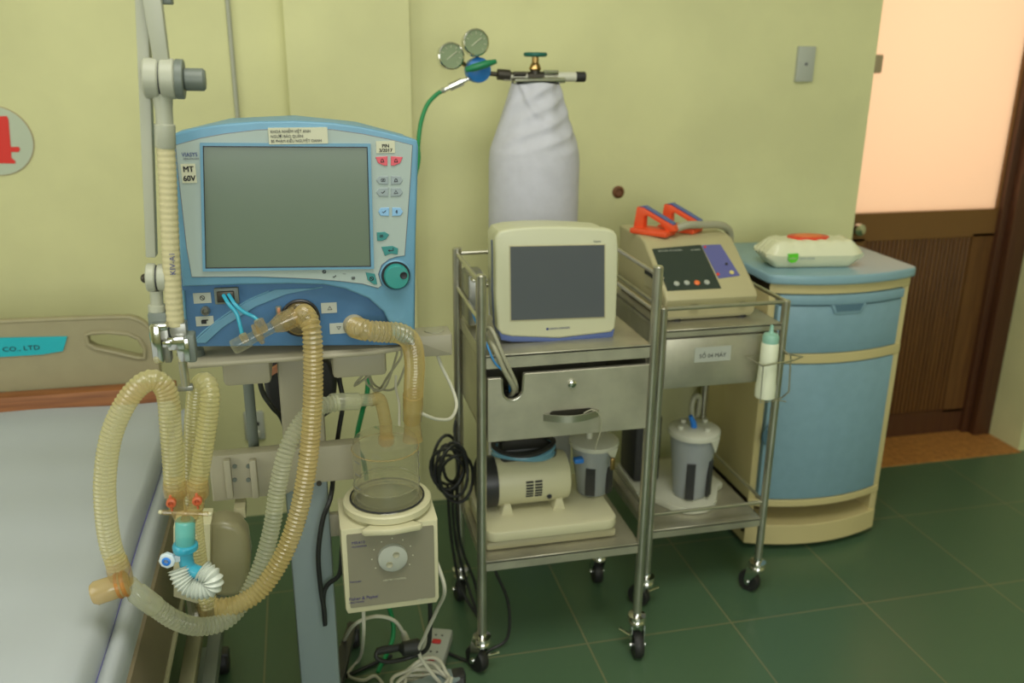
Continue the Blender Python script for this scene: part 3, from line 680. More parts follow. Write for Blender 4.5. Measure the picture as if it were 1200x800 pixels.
for side in (0, 1):
    for i in range(nu):
        for j in range(nv_):
            a = side*n1+i*(nv_+1)+j; qd = [a, a+1, a+nv_+2, a+nv_+1]; fs.append(qd if side else qd[::-1])
mw = MB().add(vs, fs, 'wipes_film'); mw.build('pack', wp, smooth=80)
top = Hh/2+Hh/2
fl = MB(); fl.lathe([(.060, -.004), (.060, .003), (.056, .004), (.0, .0045)], (0, 0, 0), (0, 0, 1), 'wipes_red', 30)
fl.lathe([(.040, .004), (.038, .006), (0, .0062)], (0, 0, 0), (0, 0, 1), 'wipes_orange', 30)
fl.v = [M @ Vector((v.x*1.0+.0, v.y*.62+.01, v.z+top+.0005)) for v in fl.v]; fl.build('flap', wp, 'red oval resealable flap')
gl = MB(); pts = [(-.084, .045), (-.055, .046), (-.055, .030), (-.062, .022), (-.074, .020), (-.081, .026)]
gl.prism(pts, -.0665, -.05, 'wipes_green'); gl.v = [M @ v for v in gl.v]
gl.text('bobby', M @ Vector((-.081, -.067, .031)), .0085, 'paper', M.to_3x3() @ Vector((1, 0, 0)), (0, 0, 1))
gl.text('care wipes', M @ Vector((-.052, -.067, .030)), .0105, 'button_grey', M.to_3x3() @ Vector((1, 0, 0)), (0, 0, 1))
gl.build('logo', wp, 'green square logo with grey lettering')

# ------------------------------------------------------------------ gas cylinder
YC = 2.36; cx = .615
oc = thing('oxygen_cylinder', (cx, YC, 0), 'tall gas cylinder standing by the wall behind the patient monitor', 'gas cylinder')
MB().lathe([(.108, 0), (.112, .02), (.112, 1.11), (.105, 1.16), (.085, 1.22), (.055, 1.28), (.042, 1.30), (.042, 1.34), (.02, 1.345)], (cx, YC, 0), (0, 0, 1), 'stand_grey', 36).build('tank', oc)
vz = W(627, 90, YC).z; vx = W(627, 90, YC).x
vb = MB(); vb.cyl((vx, YC, 1.33), (vx, YC, vz+.018), .013, 'dark_metal', 18)
vb.cyl((vx-.085, YC, vz), (vx+.08, YC-.0, vz), .0105, 'steel', 18).cyl((vx-.022, YC, vz-.001), (vx+.022, YC, vz-.001), .0145, 'dark_metal', 18)
vb.cyl((vx-.06, YC-.022, vz-.010), (vx+.075, YC-.022, vz-.008), .0075, 'chrome', 12).cyl((vx+.02, YC-.01, vz+.012), (vx+.06, YC-.01, vz+.012), .006, 'chrome', 12).cyl((vx-.062, YC-.02, vz+.008), (vx-.03, YC-.02, vz+.008), .006, 'dark_metal', 12)
vb.cyl((vx+.06, YC, vz), (vx+.115, YC, vz), .0125, 'white_plastic', 18).build('valve_body', oc)
MB().cyl((vx+.11, YC, vz), (vx+.138, YC, vz), .0135, 'black_rubber', 18, .002).build('valve_cap', oc)
hw = MB(); hw.cyl((vx, YC, vz+.015), (vx, YC, vz+.05), .009, 'brass', 14).lathe([(.012, 0), (.017, .006), (.012, .018), (.009, .022)], (vx, YC, vz+.014), (0, 0, 1), 'brass', 8)
hw.tube([(vx+.026*math.cos(R(a)), YC+.026*math.sin(R(a)), vz+.056) for a in range(0, 360, 15)], .0055, 'teal_dark', 8, closed=True)
for a in (0, 60, 120): hw.tube([(vx+.026*math.cos(R(a)), YC+.026*math.sin(R(a)), vz+.055), (vx-.026*math.cos(R(a)), YC-.026*math.sin(R(a)), vz+.055)], .004, 'teal_dark', 6)
hw.build('hand_wheel', oc, 'dark teal valve wheel')
# cloth cover: sleeve with shoulder, gathered neck and folds
cc = MB(); na = 96; rows = []
zrows = [.25, .5, .8, 1.0, 1.08, 1.13, 1.15, 1.17, 1.19, 1.21, 1.23, 1.25, 1.27, 1.29, 1.31, 1.33, 1.345, 1.352]
def rc(z):
    t = [(.25, .124), (1.15, .123), (1.18, .120), (1.205, .113), (1.235, .103), (1.27, .090), (1.30, .080), (1.33, .070), (1.352, .063)]
    for (a, ra), (b_, rb) in zip(t, t[1:]):
        if z <= b_: return ra+(rb-ra)*(z-a)/(b_-a)
    return t[-1][1]
vs = []; fs = []
zr = [.25+.05*i for i in range(17)]+[1.06+.006*i for i in range(50)]
for z in zr:
    k_ = max(0, min(1, (z-1.165)/.05))
    for i in range(na):
        a = 2*math.pi*i/na
        r = rc(z)
        fold = (.0015*math.sin(5*a+z*12)+.0015*math.sin(8*a-z*30))*k_
        aa = ((a+math.pi/2+math.pi) % (2*math.pi))-math.pi
        p_ = (z-1.2)-aa*.035; tr_ = abs(((p_/.045) % 1)-.5)*2
        fold += .010*(tr_**1.5-.4)*k_*math.exp(-((aa-.15)/1.0)**2)
        p2 = (z-1.26)+aa*.11; fold += .008*math.exp(-(p2/.010)**2)*k_*(1 if aa < 0 else .3)
        r += fold
        vs.append((cx+r*math.cos(a), YC+r*math.sin(a)*1.0, z+.003*math.sin(3*a)*k_))
for j in range(len(zr)-1):
    for i in range(na): fs.append([j*na+i, j*na+(i+1) % na, (j+1)*na+(i+1) % na, (j+1)*na+i])
cc.add(vs, fs, 'cloth_white')
tag(cc.build('cylinder_cover', smooth=75), 'white cloth sleeve with gathered neck covering the gas cylinder', 'cloth cover')
# regulator
rg = thing('gas_regulator', (vx-.15, YC, vz-.02), 'blue gas regulator with two round gauges screwed to the cylinder valve', 'regulator')
bl = W(560, 82, YC-.01)
MB().lathe([(.0, -.028), (.022, -.028), (.031, -.020), (.0325, 0), (.031, .014), (.022, .020), (.0, .022)], bl, (.1, -1, .05), 'blue_tap', 28).build('body', rg)
a = W(573, 76, YC-.045); hd2 = MB()
hd2.tube([W(546, 82, YC-.05), W(556, 79, YC-.055), W(570, 75, YC-.055), W(581, 72, YC-.05)], [.008, .0125, .012, .007], 'green_tap', 14, sq=.8)
hd2.build('tap_handle', rg, 'green lever handle')
MB().tube([W(572, 86, YC), W(582, 87, YC), W(583, 87, YC), W(597, 88, YC), W(599, 88, YC), W(612, 89, YC)], [.006, .006, .014, .014, .008, .008], 'dark_metal', 16).build('union_nut', rg)
for px, py, pxx, pyy in ((528, 66, 545, 76), (557, 50, 559, 66)):
    gc = W(px, py, YC-.03); gb = W(pxx, pyy, YC-.01)
    g = MB(); dirv = Vector((.05, -1, .1)).normalized()
    g.lathe([(.030, -.016), (.0335, -.012), (.0335, .010), (.030, .012), (.029, .008)], gc, dirv, 'chrome', 32).tube([gc, gb], .006, 'brass', 10)
    go = g.build('gauge', rg)
    fc = MB(); fc.lathe([(.0, .0085), (.0295, .0085)], gc, dirv, 'dial', 32, caps=False)
    x_, y_, _ = frame(dirv); x_ = Vector((1, 0, 0)); y_ = Vector((0, 0, 1))
    for k_ in range(9):
        an = R(225-k_*33.75); p1 = gc+dirv*.0088+x_*math.cos(an)*.020+y_*math.sin(an)*.020; p2 = gc+dirv*.0088+x_*math.cos(an)*.026+y_*math.sin(an)*.026
        fc.tube([p1, p2], .0009, 'paper', 4)
    fc.tube([gc+dirv*.0095-x_*.012-y_*.009, gc+dirv*.0095+x_*.014+y_*.011], .0013, 'paper', 5)
    fc.build('dial', go, 'green dial face with pale needle')
ta, tb = W(549, 92, YC-.015), W(521, 105, YC-.015)
dv = (tb-ta)
MB().tube([ta, ta+dv*.25, ta+dv*.26, ta+dv*.8, ta+dv*.82, tb, tb+dv*.02, tb+dv*.25], [.006, .006, .0105, .0105, .006, .006, .008, .005], 'chrome', 14).build('hose_barb', rg)
tag(cable([tb+dv*.1, W(510, 112, YC-.02), W(500, 124, YC-.03), W(493, 145, YC-.05), W(490, 170, YC-.08), W(488, 200, YC-.15), (.20, 2.1, 1.0), (.14, 1.95, .86), W(430, 462, 1.85), W(425, 480, 1.85), W(418, 520, 1.85), (.10, 1.9, .5), (.11, 1.93, .25), (.15, 1.9, .06), (.1, 1.8, .012)], .0056, 'cable_green', 12).build('oxygen_hose'), 'green hose running from the gas regulator down behind the ventilator', 'hose')

# ------------------------------------------------------------------ ventilator
VY = 1.45
vt = thing('ventilator', (-.01, 1.53, .955), 'blue-framed ventilator with large grey screen and teal dial', 'ventilator')
def V(pts, Y=VY): return XZ(pts, Y)
cov = V([(200, 159), (212, 154), (235, 149), (262, 145.5), (300, 142.5), (345, 141.5), (390, 144), (425, 149), (455, 155.5), (480, 162), (489, 165), (490.5, 172), (489, 230), (487, 290), (486, 350), (485.5, 402), (457, 403), (459, 385), (450, 366), (432, 350), (405, 339), (380, 334), (340, 333), (280, 334), (214, 336), (210, 290), (203, 200)])
MB().prism(cov, VY, VY+.035, 'vent_blue', .004, 3).build('front_cover', vt)
low = V([(205, 200), (488, 180), (486, 404), (350, 405), (217, 406), (210, 290)], VY+.02)
MB().prism(low, VY+.018, VY+.05, 'vent_blue_deep', .003).build('lower_panel', vt)
bodyp = V([(203, 162), (262, 148), (345, 144), (425, 152), (487, 168), (484, 401), (220, 403)], VY+.03)
MB().prism([(x*.985-.0002, z) for x, z in bodyp], VY+.049, VY+.20, 'vent_blue', .01, 3).build('housing', vt)
# side rims + diagonal groove on lower panel
rd = MB()
def lp(px, py, h=0): return W(px, py, VY+.018-h)
rd.tube([lp(219, 404), lp(217, 370), lp(215, 340)], .0022, 'vent_blue', 8)
for pts in ([(240, 402), (262, 382), (300, 358), (335, 344), (378, 336)], [(225, 402), (245, 383), (285, 355), (315, 341)]):
    rd.tube(spline([lp(a_, b_) for a_, b_ in pts], .006), .0016, 'vent_blue', 8)
band = [(226, 402), (250, 380), (290, 353), (322, 339), (376, 337), (335, 345), (300, 359), (262, 383), (241, 402)]
rd.prism(XZ(band, VY+.016), VY+.0155, VY+.019, 'vent_blue', .0008, 1)
rd.build('panel_ridge', vt)
bez = V([(206, 170), (235, 162), (262, 157), (300, 152.5), (345, 150.5), (390, 152), (425, 157), (455, 163), (483, 170), (481, 205), (477, 260), (474, 299), (466, 300), (456, 303), (447, 310), (443, 321), (447, 334), (443, 337), (425, 332), (400, 329), (370, 326.5), (340, 325), (300, 323.5), (225, 324), (219, 290), (210, 210)])
MB().prism(bez, VY-.0015, VY+.002, 'bezel_grey').build('bezel', vt, 'light grey bezel')
MB().tube([(x, VY-.0008, z) for x, z in bez], .0009, 'ink_grey', 6, closed=True).build('bezel_groove', vt)
fr = V([(234.5, 167), (434, 168), (438, 314), (238, 317)])
inn = V([(238.5, 171), (430, 172), (434, 311), (241.5, 313)])
fm = MB(); fill(fr, inn, VY-.006, VY+.002, 'vent_blue', fm); fm.build('screen_frame', vt, 'thin blue screen frame')
MB().tube([(x, VY-.0055, z) for x, z in inn], .0011, 'ink', 6, closed=True).build('screen_gasket', vt)
MB().prism(inn, VY-.0035, VY+.001, 'vent_screen').build('screen', vt, 'blank grey-green screen')
# knob
kc = W(463.5, 322, VY)
MB().lathe([(.0265, -.001), (.0265, .004), (.0245, .006), (.0235, .003)], (kc.x, VY, kc.z), (0, -1, 0), 'vent_blue', 36).lathe([(.0235, 0), (.0235, .004), (0, .0042)], (kc.x, VY, kc.z), (0, -1, 0), 'ink', 36).build('knob_collar', vt)
kn = MB().lathe([(.0205, .003), (.0205, .016), (.0185, .0185), (0, .0188)], (kc.x+.0005, VY, kc.z), (0, -1, 0), 'teal', 36)
kn.lathe([(.0062, .0187), (.0055, .0200), (.0042, .0192), (0, .0190)], (kc.x+.0115, VY, kc.z+.003), (0, -1, 0), 'ink', 20)
kn.build('control_knob', vt, 'round teal dial with finger dimple')
# keys
def key(pts, m, name='key', lab=None, sym=None):
    k_ = MB().prism(V(pts, VY-.002), VY-.0032, VY-.001, m, .0006, 1)
    if sym: k_.add(sym.v, sym.f, 'ink')
    k_.build(name, vt, lab)
def sym(px, py, w_, kind, m='ink', Ys=None):
    Ys = Ys if Ys else VY-.0034; a = W(px, py, Ys); s = MB(); y_ = Ys; t = .0006
    P = lambda dx, dz: (a.x+dx*w_, y_, a.z+dz*w_)
    if kind == 'bell': s.tube([P(-1, -.8), P(-.6, -.5), P(-.5, .4), P(0, .9), P(.5, .4), P(.6, -.5), P(1, -.8)], t, m, 4, closed=True)
    if kind == 'x': s.tube([P(-1, -.7), P(0, 0), P(1, .7)], t, m, 4).tube([P(-1, .7), P(0, 0), P(1, -.7)], t, m, 4)
    if kind == 'box': s.tube([P(-1, -.6), P(1, -.6), P(1, .6), P(-1, .6)], t, m, 4, closed=True).tube([P(-.2, -.6), P(.2, .6)], t, m, 4)
    if kind == 'ret': s.tube([P(1, .7), P(1, -.3), P(-1, -.3)], t*1.3, m, 4).tube([P(-.5, 0), P(-1, -.3), P(-.5, -.6)], t*1.3, m, 4)
    if kind == 'tri': s.tube([P(-1, -.7), P(1, -.7), P(0, .9)], t, m, 4, closed=True)
    if kind == 'dtri': s.tube([P(-1, .7), P(1, .7), P(0, -.9)], t, m, 4, closed=True)
    if kind == 'ring': s.tube([P(math.cos(R(q_)), math.sin(R(q_))) for q_ in range(0, 360, 30)], t, m, 4, closed=True).tube([P(-.6, .6), P(.6, -.6)], t, m, 4)
    if kind == 'bar': s.tube([P(0, -.9), P(0, .9)], t*1.5, m, 4).tube([P(-.8, 0), P(0, 0)], t, m, 4)
    if kind == 'tick': s.tube([P(-1, 0), P(-.4, -.6), P(1, .6)], t, m, 4)
    return s
def lk_(cx_, cy_): return [(cx_-8, cy_-4), (cx_+6, cy_-5), (cx_+6, cy_+6), (cx_+2, cy_+6), (cx_-5, cy_+3)]
def rk_(cx_, cy_): return [(cx_-6, cy_-5), (cx_+8, cy_-4), (cx_+5, cy_+3), (cx_-2, cy_+6), (cx_-6, cy_+6)]
key(lk_(448, 188), 'button_red', 'alarm_key', 'red key', sym(448, 188, .003, 'bell')); key(rk_(464, 188), 'button_red', 'alarm_key', 'red key', sym(464, 188, .003, 'bell'))
def ov(cx_, cy_, s_): return [(cx_+(8 if i in (0,) else 0)*0+px_, cy_+py_) for i, (px_, py_) in enumerate([(-6*s_, -5), (5*s_, -4.5), (8*s_, 0), (5*s_, 4.5), (-6*s_, 5)])]
for cy_, a_, b_ in ((211, 'box', 'bell'), (225, 'tick', 'tri')):
    key(ov(449, cy_, -1), 'button_grey', 'key', None, sym(449, cy_, .003, a_)); key(ov(464, cy_, 1), 'button_grey', 'key', None, sym(464, cy_, .003, b_))
key(ov(450.5, 248, -.9), 'button_blue', 'key', 'pale blue key', sym(450, 248, .003, 'tick')); key(ov(465, 248, .9), 'button_blue', 'key', 'pale blue key', sym(465, 248, .003, 'bar'))
key([(441.5, 272), (451, 271.5), (456, 275), (452, 280.5), (447, 282), (442, 282)], 'button_teal', 'key', 'teal key', sym(447, 276.5, .0025, 'box'))
key([(447, 289), (460, 288), (466.5, 291), (466, 298), (458, 297), (451, 299.5)], 'button_teal', 'key', 'teal key', sym(458, 292.5, .004, 'ret'))
key([(428.5, 319), (439, 320.5), (441, 327), (442, 333), (438, 333), (431, 328)], 'button_teal', 'key', 'teal key', sym(435.5, 326.5, .0032, 'ring'))
# printed marks and stickers
pr_ = MB(); a = W(213, 183.5, VY-.002); pr_.text('VIASYS', (a.x, VY-.0018, a.z), .0088, 'ink_blue', sx=.86)
a = W(215, 187, VY-.002); pr_.text('HEALTHCARE', (a.x, VY-.0018, a.z), .0036, 'ink_grey')
a = W(405, 321.5, VY-.002); pr_.text('---', (a.x-.005, VY-.0018, a.z), .006, 'ink_grey')
for px, py, kd in ((380, 318.5, 'ring'), (392, 324, 'tick'), (414, 326, 'box')):
    s_ = sym(px, py, .0026, kd); pr_.add([v+Vector((0, .0012, 0)) for v in s_.v], s_.f, 'ink')
pr_.build('printed_marks', vt)
def sticker(px0, py0, px1, py1, lines, size, name='sticker', m='paper', sx=1.0, Y=VY-.002, mk=None, bold=0, lab=None):
    a, b_ = W(px0, py0, Y), W(px1, py1, Y)
    s = MB().box(a.x, b_.x, Y-.0008, Y+.001, b_.z, a.z, m)
    for (tx_, fy) in lines:
        for k_ in (-.03, .03): s.text(tx_, ((a.x+b_.x)/2+k_*size, Y-.0009, b_.z+(a.z-b_.z)*fy), size, 'ink', align='CENTER', bold=bold, sx=sx)
    if mk: s.add(mk.v, mk.f, 'ink')
    s.build(name, vt, lab)
a, b_ = W(314, 150, VY-.006), W(384.5, 168, VY-.006); s = MB().box(a.x, b_.x, VY-.0068, VY+.001, b_.z, a.z, 'paper')
for tx_, fy in (('KHOA NHIỄM VIỆT ANH', .70), ('NGƯỜI BẢO QUẢN:', .40), ('BS PHẠM KIỀU NGUYỆT OANH', .11)): s.text(tx_, (a.x+.003, VY-.0070, b_.z+(a.z-b_.z)*fy), .0062, 'ink', bold=0, sx=.88)
s.build('name_sticker', vt, 'white sticker with three printed lines')
sticker(440.5, 165.5, 463, 179, [('PIN', .48), ('3/2017', .10)], .0076, 'pin_sticker', bold=0)
sticker(211.5, 192, 231, 214, [('MT', .58), ('60V', .10)], .0125, 'asset_sticker', sx=.9, bold=0)
lpY = VY+.0175
# lower panel fittings
sticker(226, 343.5, 248, 354.5, [], .005, 'panel_label', 'paper_grey', Y=lpY, mk=None)
s_ = sym(237, 349, .0035, 'ring', Ys=lpY-.0012); MB().add(s_.v, s_.f, 'ink').build('label_mark', vt)
sticker(229, 371, 251, 381, [], .005, 'panel_label', 'paper_grey', Y=lpY)
a = W(239, 377, lpY); MB().box(a.x-.004, a.x+.004, lpY-.0014, lpY, a.z-.003, a.z+.003, 'ink').box(a.x-.003, a.x+.007, lpY-.0014, lpY, a.z+.002, a.z+.004, 'ink').build('label_mark', vt)
sticker(376, 355, 395, 366, [], .005, 'panel_label', 'paper_grey', Y=lpY); s_ = sym(386.5, 361, .0036, 'tri', Ys=lpY-.0012); MB().add(s_.v, s_.f, 'ink').build('label_mark', vt)
sticker(386, 379, 407, 390, [], .005, 'panel_label', 'paper_grey', Y=lpY); s_ = sym(397, 384, .0034, 'dtri', Ys=lpY-.0012); MB().add(s_.v, s_.f, 'ink').build('label_mark', vt)
a = W(241, 363.5, lpY); MB().lathe([(.0075, 0), (.0075, .006), (.005, .010), (.003, .004), (0, .004)], (a.x, lpY, a.z), (0, -1, 0), 'grey_metal', 18).build('gas_port', vt)
a, b_ = W(250.5, 337, lpY), W(281, 354.5, lpY)
sk = MB().box(a.x, b_.x, lpY-.006, lpY+.002, b_.z, a.z, 'arm_dark', .002).box(a.x+.004, b_.x-.007, lpY-.010, lpY, b_.z+.004, a.z-.005, 'dark_metal', .002); sk.build('flow_socket', vt, 'dark grey sensor socket')
ec = W(352, 372, lpY)
MB().lathe([(.0325, 0), (.0325, .004), (.030, .006), (.028, .002), (0, .002)], (ec.x, lpY, ec.z), (0, -1, 0), 'black_plastic', 32).build('exhalation_ring', vt)
MB().lathe([(.028, .001), (.027, .012), (.022, .016), (0, .016)], (ec.x, lpY, ec.z), (0, -1, 0), 'clear_amber', 28).build('exhalation_valve', vt)
a = W(326.5, 363, lpY); MB().box(a.x-.0045, a.x+.0045, lpY-.008, lpY, a.z-.0075, a.z+.0075, 'arm_dark', .001, 1).box(a.x-.002, a.x+.003, lpY-.0095, lpY, a.z-.006, a.z+.006, 'copper', .001, 1).build('release_tab', vt)
ic = W(415, 381, lpY)
MB().lathe([(.020, -.004), (.018, .006), (.013, .012), (.012, .02)], (ic.x, lpY, ic.z), (0, -1, 0), 'stand_beige', 24).build('inlet_port', vt)
# flow sensor tubes (light blue) from socket
fs_ = MB(); 
fs_.tube(spline([W(262, 346, lpY-.012), W(268, 356, lpY-.03), W(277, 367, lpY-.035), W(281, 380, lpY-.038), W(284, 393, lpY-.04)], .005), .0032, 'blue_clear', 10)
fs_.tube(spline([W(268, 345, lpY-.012), W(275, 356, lpY-.03), W(285, 365, lpY-.035), W(297, 371, lpY-.035), W(303, 376, lpY-.04)], .005), .0032, 'blue_clear', 10)
# ------------------------------------------------------------------ ventilator stand
SY = 1.575
st = thing('ventilator_stand', (-.03, 1.63, 0), 'beige and grey pedestal stand with crossbar carrying the blue-framed ventilator', 'stand')
pz = .950
MB().prism([(-.215, 1.47), (-.20, 1.455), (.10, 1.46), (.17, 1.48), (.175, 1.52), (.16, 1.72), (-.21, 1.72), (-.22, 1.60)], pz-.012, pz-.002, 'stand_beige', .004, plane='xy').build('platform', st)
for x in (-.195, .12):
    for y in (1.50, 1.66): MB().lathe([(.016, 0), (.014, .012)], (x, y, pz-.003), (0, 0, 1), 'arm_dark', 16).build('platform_foot', st)
for x0_, x1_ in ((-.155, -.075), (.030, .125)): MB().box(x0_, x1_, 1.50, 1.66, .885, pz-.012, 'stand_beige', .008).build('bracket_box', st)
MB().box(-.068, .012, 1.60, 1.68, .66, pz-.012, 'stand_beige', .008).build('upper_column', st)
MB().box(-.072, .010, 1.605, 1.68, .06, .70, 'stand_grey', .008).build('lower_column', st)
a, b_ = W(243, 528, SY), W(416, 590, SY)
cbz0, cbz1 = W(243, 588, SY).z, W(330, 527, SY).z
MB().prism([(a.x-.0, cbz0+.0), (a.x+.0, cbz0+.002), (a.x, cbz1), (.075, cbz1), (.075, cbz0+.018), (-.03, cbz0+.018), (-.07, cbz0)], SY-.002, SY+.028, 'stand_beige', .003).build('crossbar', st)
for px in (268, 298): v = W(px, 558, SY-.003); MB().box(v.x-.006, v.x+.006, SY-.016, SY, v.z-.040, v.z+.038, 'stand_beige', .002).build('mounting_rib', st)
for px in (275, 291):
    for py in (546, 562): v = W(px, py, SY-.003); MB().cyl((v.x, SY-.005, v.z), (v.x, SY, v.z), .0042, 'arm_dark', 10).build('bolt', st)
for px, py in ((374, 566), (353, 532)): v = W(px, py, SY-.003); MB().cyl((v.x, SY-.006, v.z), (v.x, SY, v.z), .005, 'dark_metal', 12).build('bolt', st)
v = W(503, 400, 1.66); MB().prism(rrect(v.x-.05, v.x+.042, v.z-.022, v.z+.022, .004), 1.63, 1.69, 'stand_beige', .004).lathe([(.02, 0), (.02, .002), (.016, .003)], (v.x+.01, 1.66, v.z+.022), (0, 0, 1), 'cable_grey', 20).box(.10, v.x, 1.66, 1.68, v.z-.015, v.z+.015, 'stand_beige').build('side_rail', st)
MB().cyl((-.125, 1.64, .66), (-.125, 1.64, .89), .010, 'arm_dark', 14).build('brace_tube', st)
bs = MB().box(-.31, .10, 1.60, 1.68, .045, .085, 'stand_grey', .008).box(-.072, .012, 1.58, 1.70, .06, .10, 'stand_grey', .005).build('base', st)
for x in (-.29,): MB().box(x-.026, x+.026, 1.55, 1.90, .045, .08, 'stand_grey', .008).build('base_leg', st)
for x, y in ((-.262, 1.90), (.052, 1.93), (.28, 1.70), (-.29, 1.42)):
    c = MB(); c.cyl((x-.014, y, .031), (x+.014, y, .031), .031, 'black_rubber', 22, .005).box(x-.016, x+.016, y-.018, y+.018, .035, .062, 'black_plastic', .006); c.build('caster', st)
MB().prism([(-.04, 1.66), (.004, 1.66), (.062, 1.93), (.042, 1.94)], .05, .07, 'black_plastic', .003, plane='xy').build('rear_leg', st)
MB().prism([(.08, 1.62), (.09, 1.67), (.26, 1.72), (.29, 1.70), (.28, 1.68)], .048, .060, 'stand_grey', .003, plane='xy').build('side_leg', st)
# filter housing hung on stand, in front
FYH = 1.50
fh = MB(); fp = V([(246, 616), (262, 612), (280, 617), (290, 630), (294, 655), (292, 680), (285, 697), (270, 702), (246, 700)], FYH)
fh = thing('water_trap_housing', (-.21, 1.53, .46), 'cream box with translucent rounded body hanging behind the blue elbow connector', 'container')
MB().prism(fp, FYH, FYH+.06, 'housing_clear', .014, 4).build('body', fh)
MB().prism(V([(203, 618), (218, 614), (247, 613), (246, 704), (230, 707), (203, 699)], FYH-.01), FYH-.012, FYH+.05, 'cream', .004).build('front_plate', fh)
MB().lathe([(.018, 0), (.020, -.008), (.018, -.022), (.012, -.028)], W(243, 706, FYH+.02), (0, 0, 1), 'clear_amber', 20).build('drain_cup', fh)
MB().box(-.165, -.145, FYH+.055, 1.60, .60, .62, 'cream_dark').build('hanger', fh)

# ------------------------------------------------------------------ support arm
AY = 1.32
am = thing('support_arm', (-.18, AY, .95), 'jointed grey support arm with knob joint at left of the ventilator', 'support arm')
def A(px, py, dy=0): return W(px, py, AY+dy)
def bar(mb, p0_, p1_, w_, t_, m, taper=1):
    p0_, p1_ = Vector(p0_), Vector(p1_); d = (p1_-p0_).normalized(); x_ = d.cross(Vector((0, 1, 0))).normalized(); y_ = d.cross(x_)
    vs = [p+x_*sx_*w_*k_+y_*sy_*t_ for p, k_ in ((p0_, 1), (p1_, taper)) for sx_, sy_ in ((-1, -1), (1, -1), (1, 1), (-1, 1))]
    bm = bmesh.new(); bv = [bm.verts.new(v) for v in vs]
    for f in ((0, 1, 2, 3), (7, 6, 5, 4), (0, 4, 5, 1), (1, 5, 6, 2), (2, 6, 7, 3), (3, 7, 4, 0)): bm.faces.new([bv[i] for i in f])
    bmesh.ops.bevel(bm, geom=bm.edges[:], offset=.002, segments=2, affect='EDGES', profile=.5); mb.bm(bm, m); return mb
bar(MB(), A(165, -60, .03), A(178, 300, .02), .0085, .012, 'arm_grey', .8).build('rear_arm_bar', am)
bar(MB(), A(170, -60, 0), A(190, 74, 0), .013, .010, 'arm_grey', .75).build('front_arm_bar', am)
j = MB(); jx = lambda px: A(px, 92)
j.cyl(A(169, 91), A(187, 92), .0265, 'arm_grey', 32, .002).cyl(A(188.5, 92), A(206, 92.5), .0265, 'arm_grey', 32, .002).cyl(A(186, 92), A(190, 92), .024, 'ink', 24)
j.lathe([(.012, -.002), (.012, 0), (0, 0)], A(169, 91), (1, 0, 0), 'dark_metal', 16); j.build('upper_joint', am)
j = MB(); j.cyl(A(206, 92.5), A(216, 93), .0262, 'arm_dark', 28, .001).cyl(A(215, 93), A(241, 93.5), .0155, 'arm_dark', 10, .003); j.build('knob', am, 'dark grey clamping knob')
MB().tube([A(190, 108), A(192, 130), A(193, 145), A(193, 146), A(194, 172), A(194, 174)], [.014, .0115, .0115, .0138, .0138, .012], 'arm_grey', 20).build('socket', am)
hs = MB(); P = [A(194, 172), A(196, 200), A(198.5, 260), A(202, 330), A(206, 381)]
P2 = spline(P, .0022)
hs.tube(P2, lambda i: .0122+.00045*(1, .4, -.6, .2)[i % 4], 'cream_tape', 20); 
hs.text('KIV-A1', A(206, 322, -.0135), .011, 'ink_blue', right=(A(201.5, 290)-A(203.5, 330)).normalized(), up=Vector((-1, 0, 0)))
hs.build('wrapped_tube', am, 'cream ribbed wrapped tube with handwriting')
j = MB(); j.cyl(A(172, 325, .01), A(183, 325, .01), .0205, 'arm_grey', 28, .002).cyl(A(184.5, 325, .01), A(196, 325, .01), .0195, 'arm_grey', 28, .002).cyl(A(182, 325, .01), A(186, 325, .01), .018, 'ink', 20).ball(A(170.5, 326, .01), .007, 'dark_metal'); j.build('lower_joint', am)
MB().tube([A(183, 340, .01), A(184, 356, .01), A(184, 357, .01), A(185, 379, .01)], [.009, .009, .0125, .0125], 'arm_grey', 18).box(A(175, 384).x, A(197, 384).x, AY-.004, AY+.022, A(0, 396).z, A(0, 376).z, 'arm_dark', .002).build('lower_stem', am)
ck = MB(); 
def bx2(px0, py0, px1, py1, d0, d1, m, r=.0015): a_, b_ = A(px0, (py0+py1)/2, d0), A(px1, (py0+py1)/2, d0); a_.z = A(px0, py0, d0).z; b_.z = A(px1, py1, d0).z; ck.box(a_.x, b_.x, AY+d0, AY+d1, b_.z, a_.z, m, r)
bx2(176, 382, 190, 427, -.022, -.004, 'chrome', .005); bx2(176, 380, 196, 388, -.018, .012, 'chrome', .003); bx2(191, 387, 199, 425, -.012, .008, 'grey_metal')
bx2(200, 380, 219, 406, -.010, .012, 'grey_metal'); bx2(196, 396, 216, 410, -.020, .0, 'chrome'); bx2(207, 398, 222, 424, -.016, .006, 'chrome'); bx2(218, 393, 229, 425, -.012, .014, 'arm_dark', .003)
bx2(190, 400, 200, 407, -.026, -.006, 'chrome')
ck.build('tube_clamp', am, 'chrome tube clamp')
MB().cyl(A(213, 416, -.005), A(218, 452, -.005), .0062, 'steel', 16).ball(A(212, 415, -.008), .006, 'chrome').box(A(209, 452).x, A(227, 452).x, AY-.010, AY+.004, A(215, 456).z, A(215, 450).z, 'grey_metal', .001).build('hanger_rod', am)
# dark block at top edge
a, b_ = W(185, -20, AY+.01), W(202, 5, AY+.01); MB().box(a.x, b_.x, AY+.005, AY+.03, b_.z, a.z, 'arm_dark', .002).box(a.x-.012, a.x+.005, AY+.005, AY+.02, a.z-.02, a.z, 'arm_dark').build('upper_stop', am)

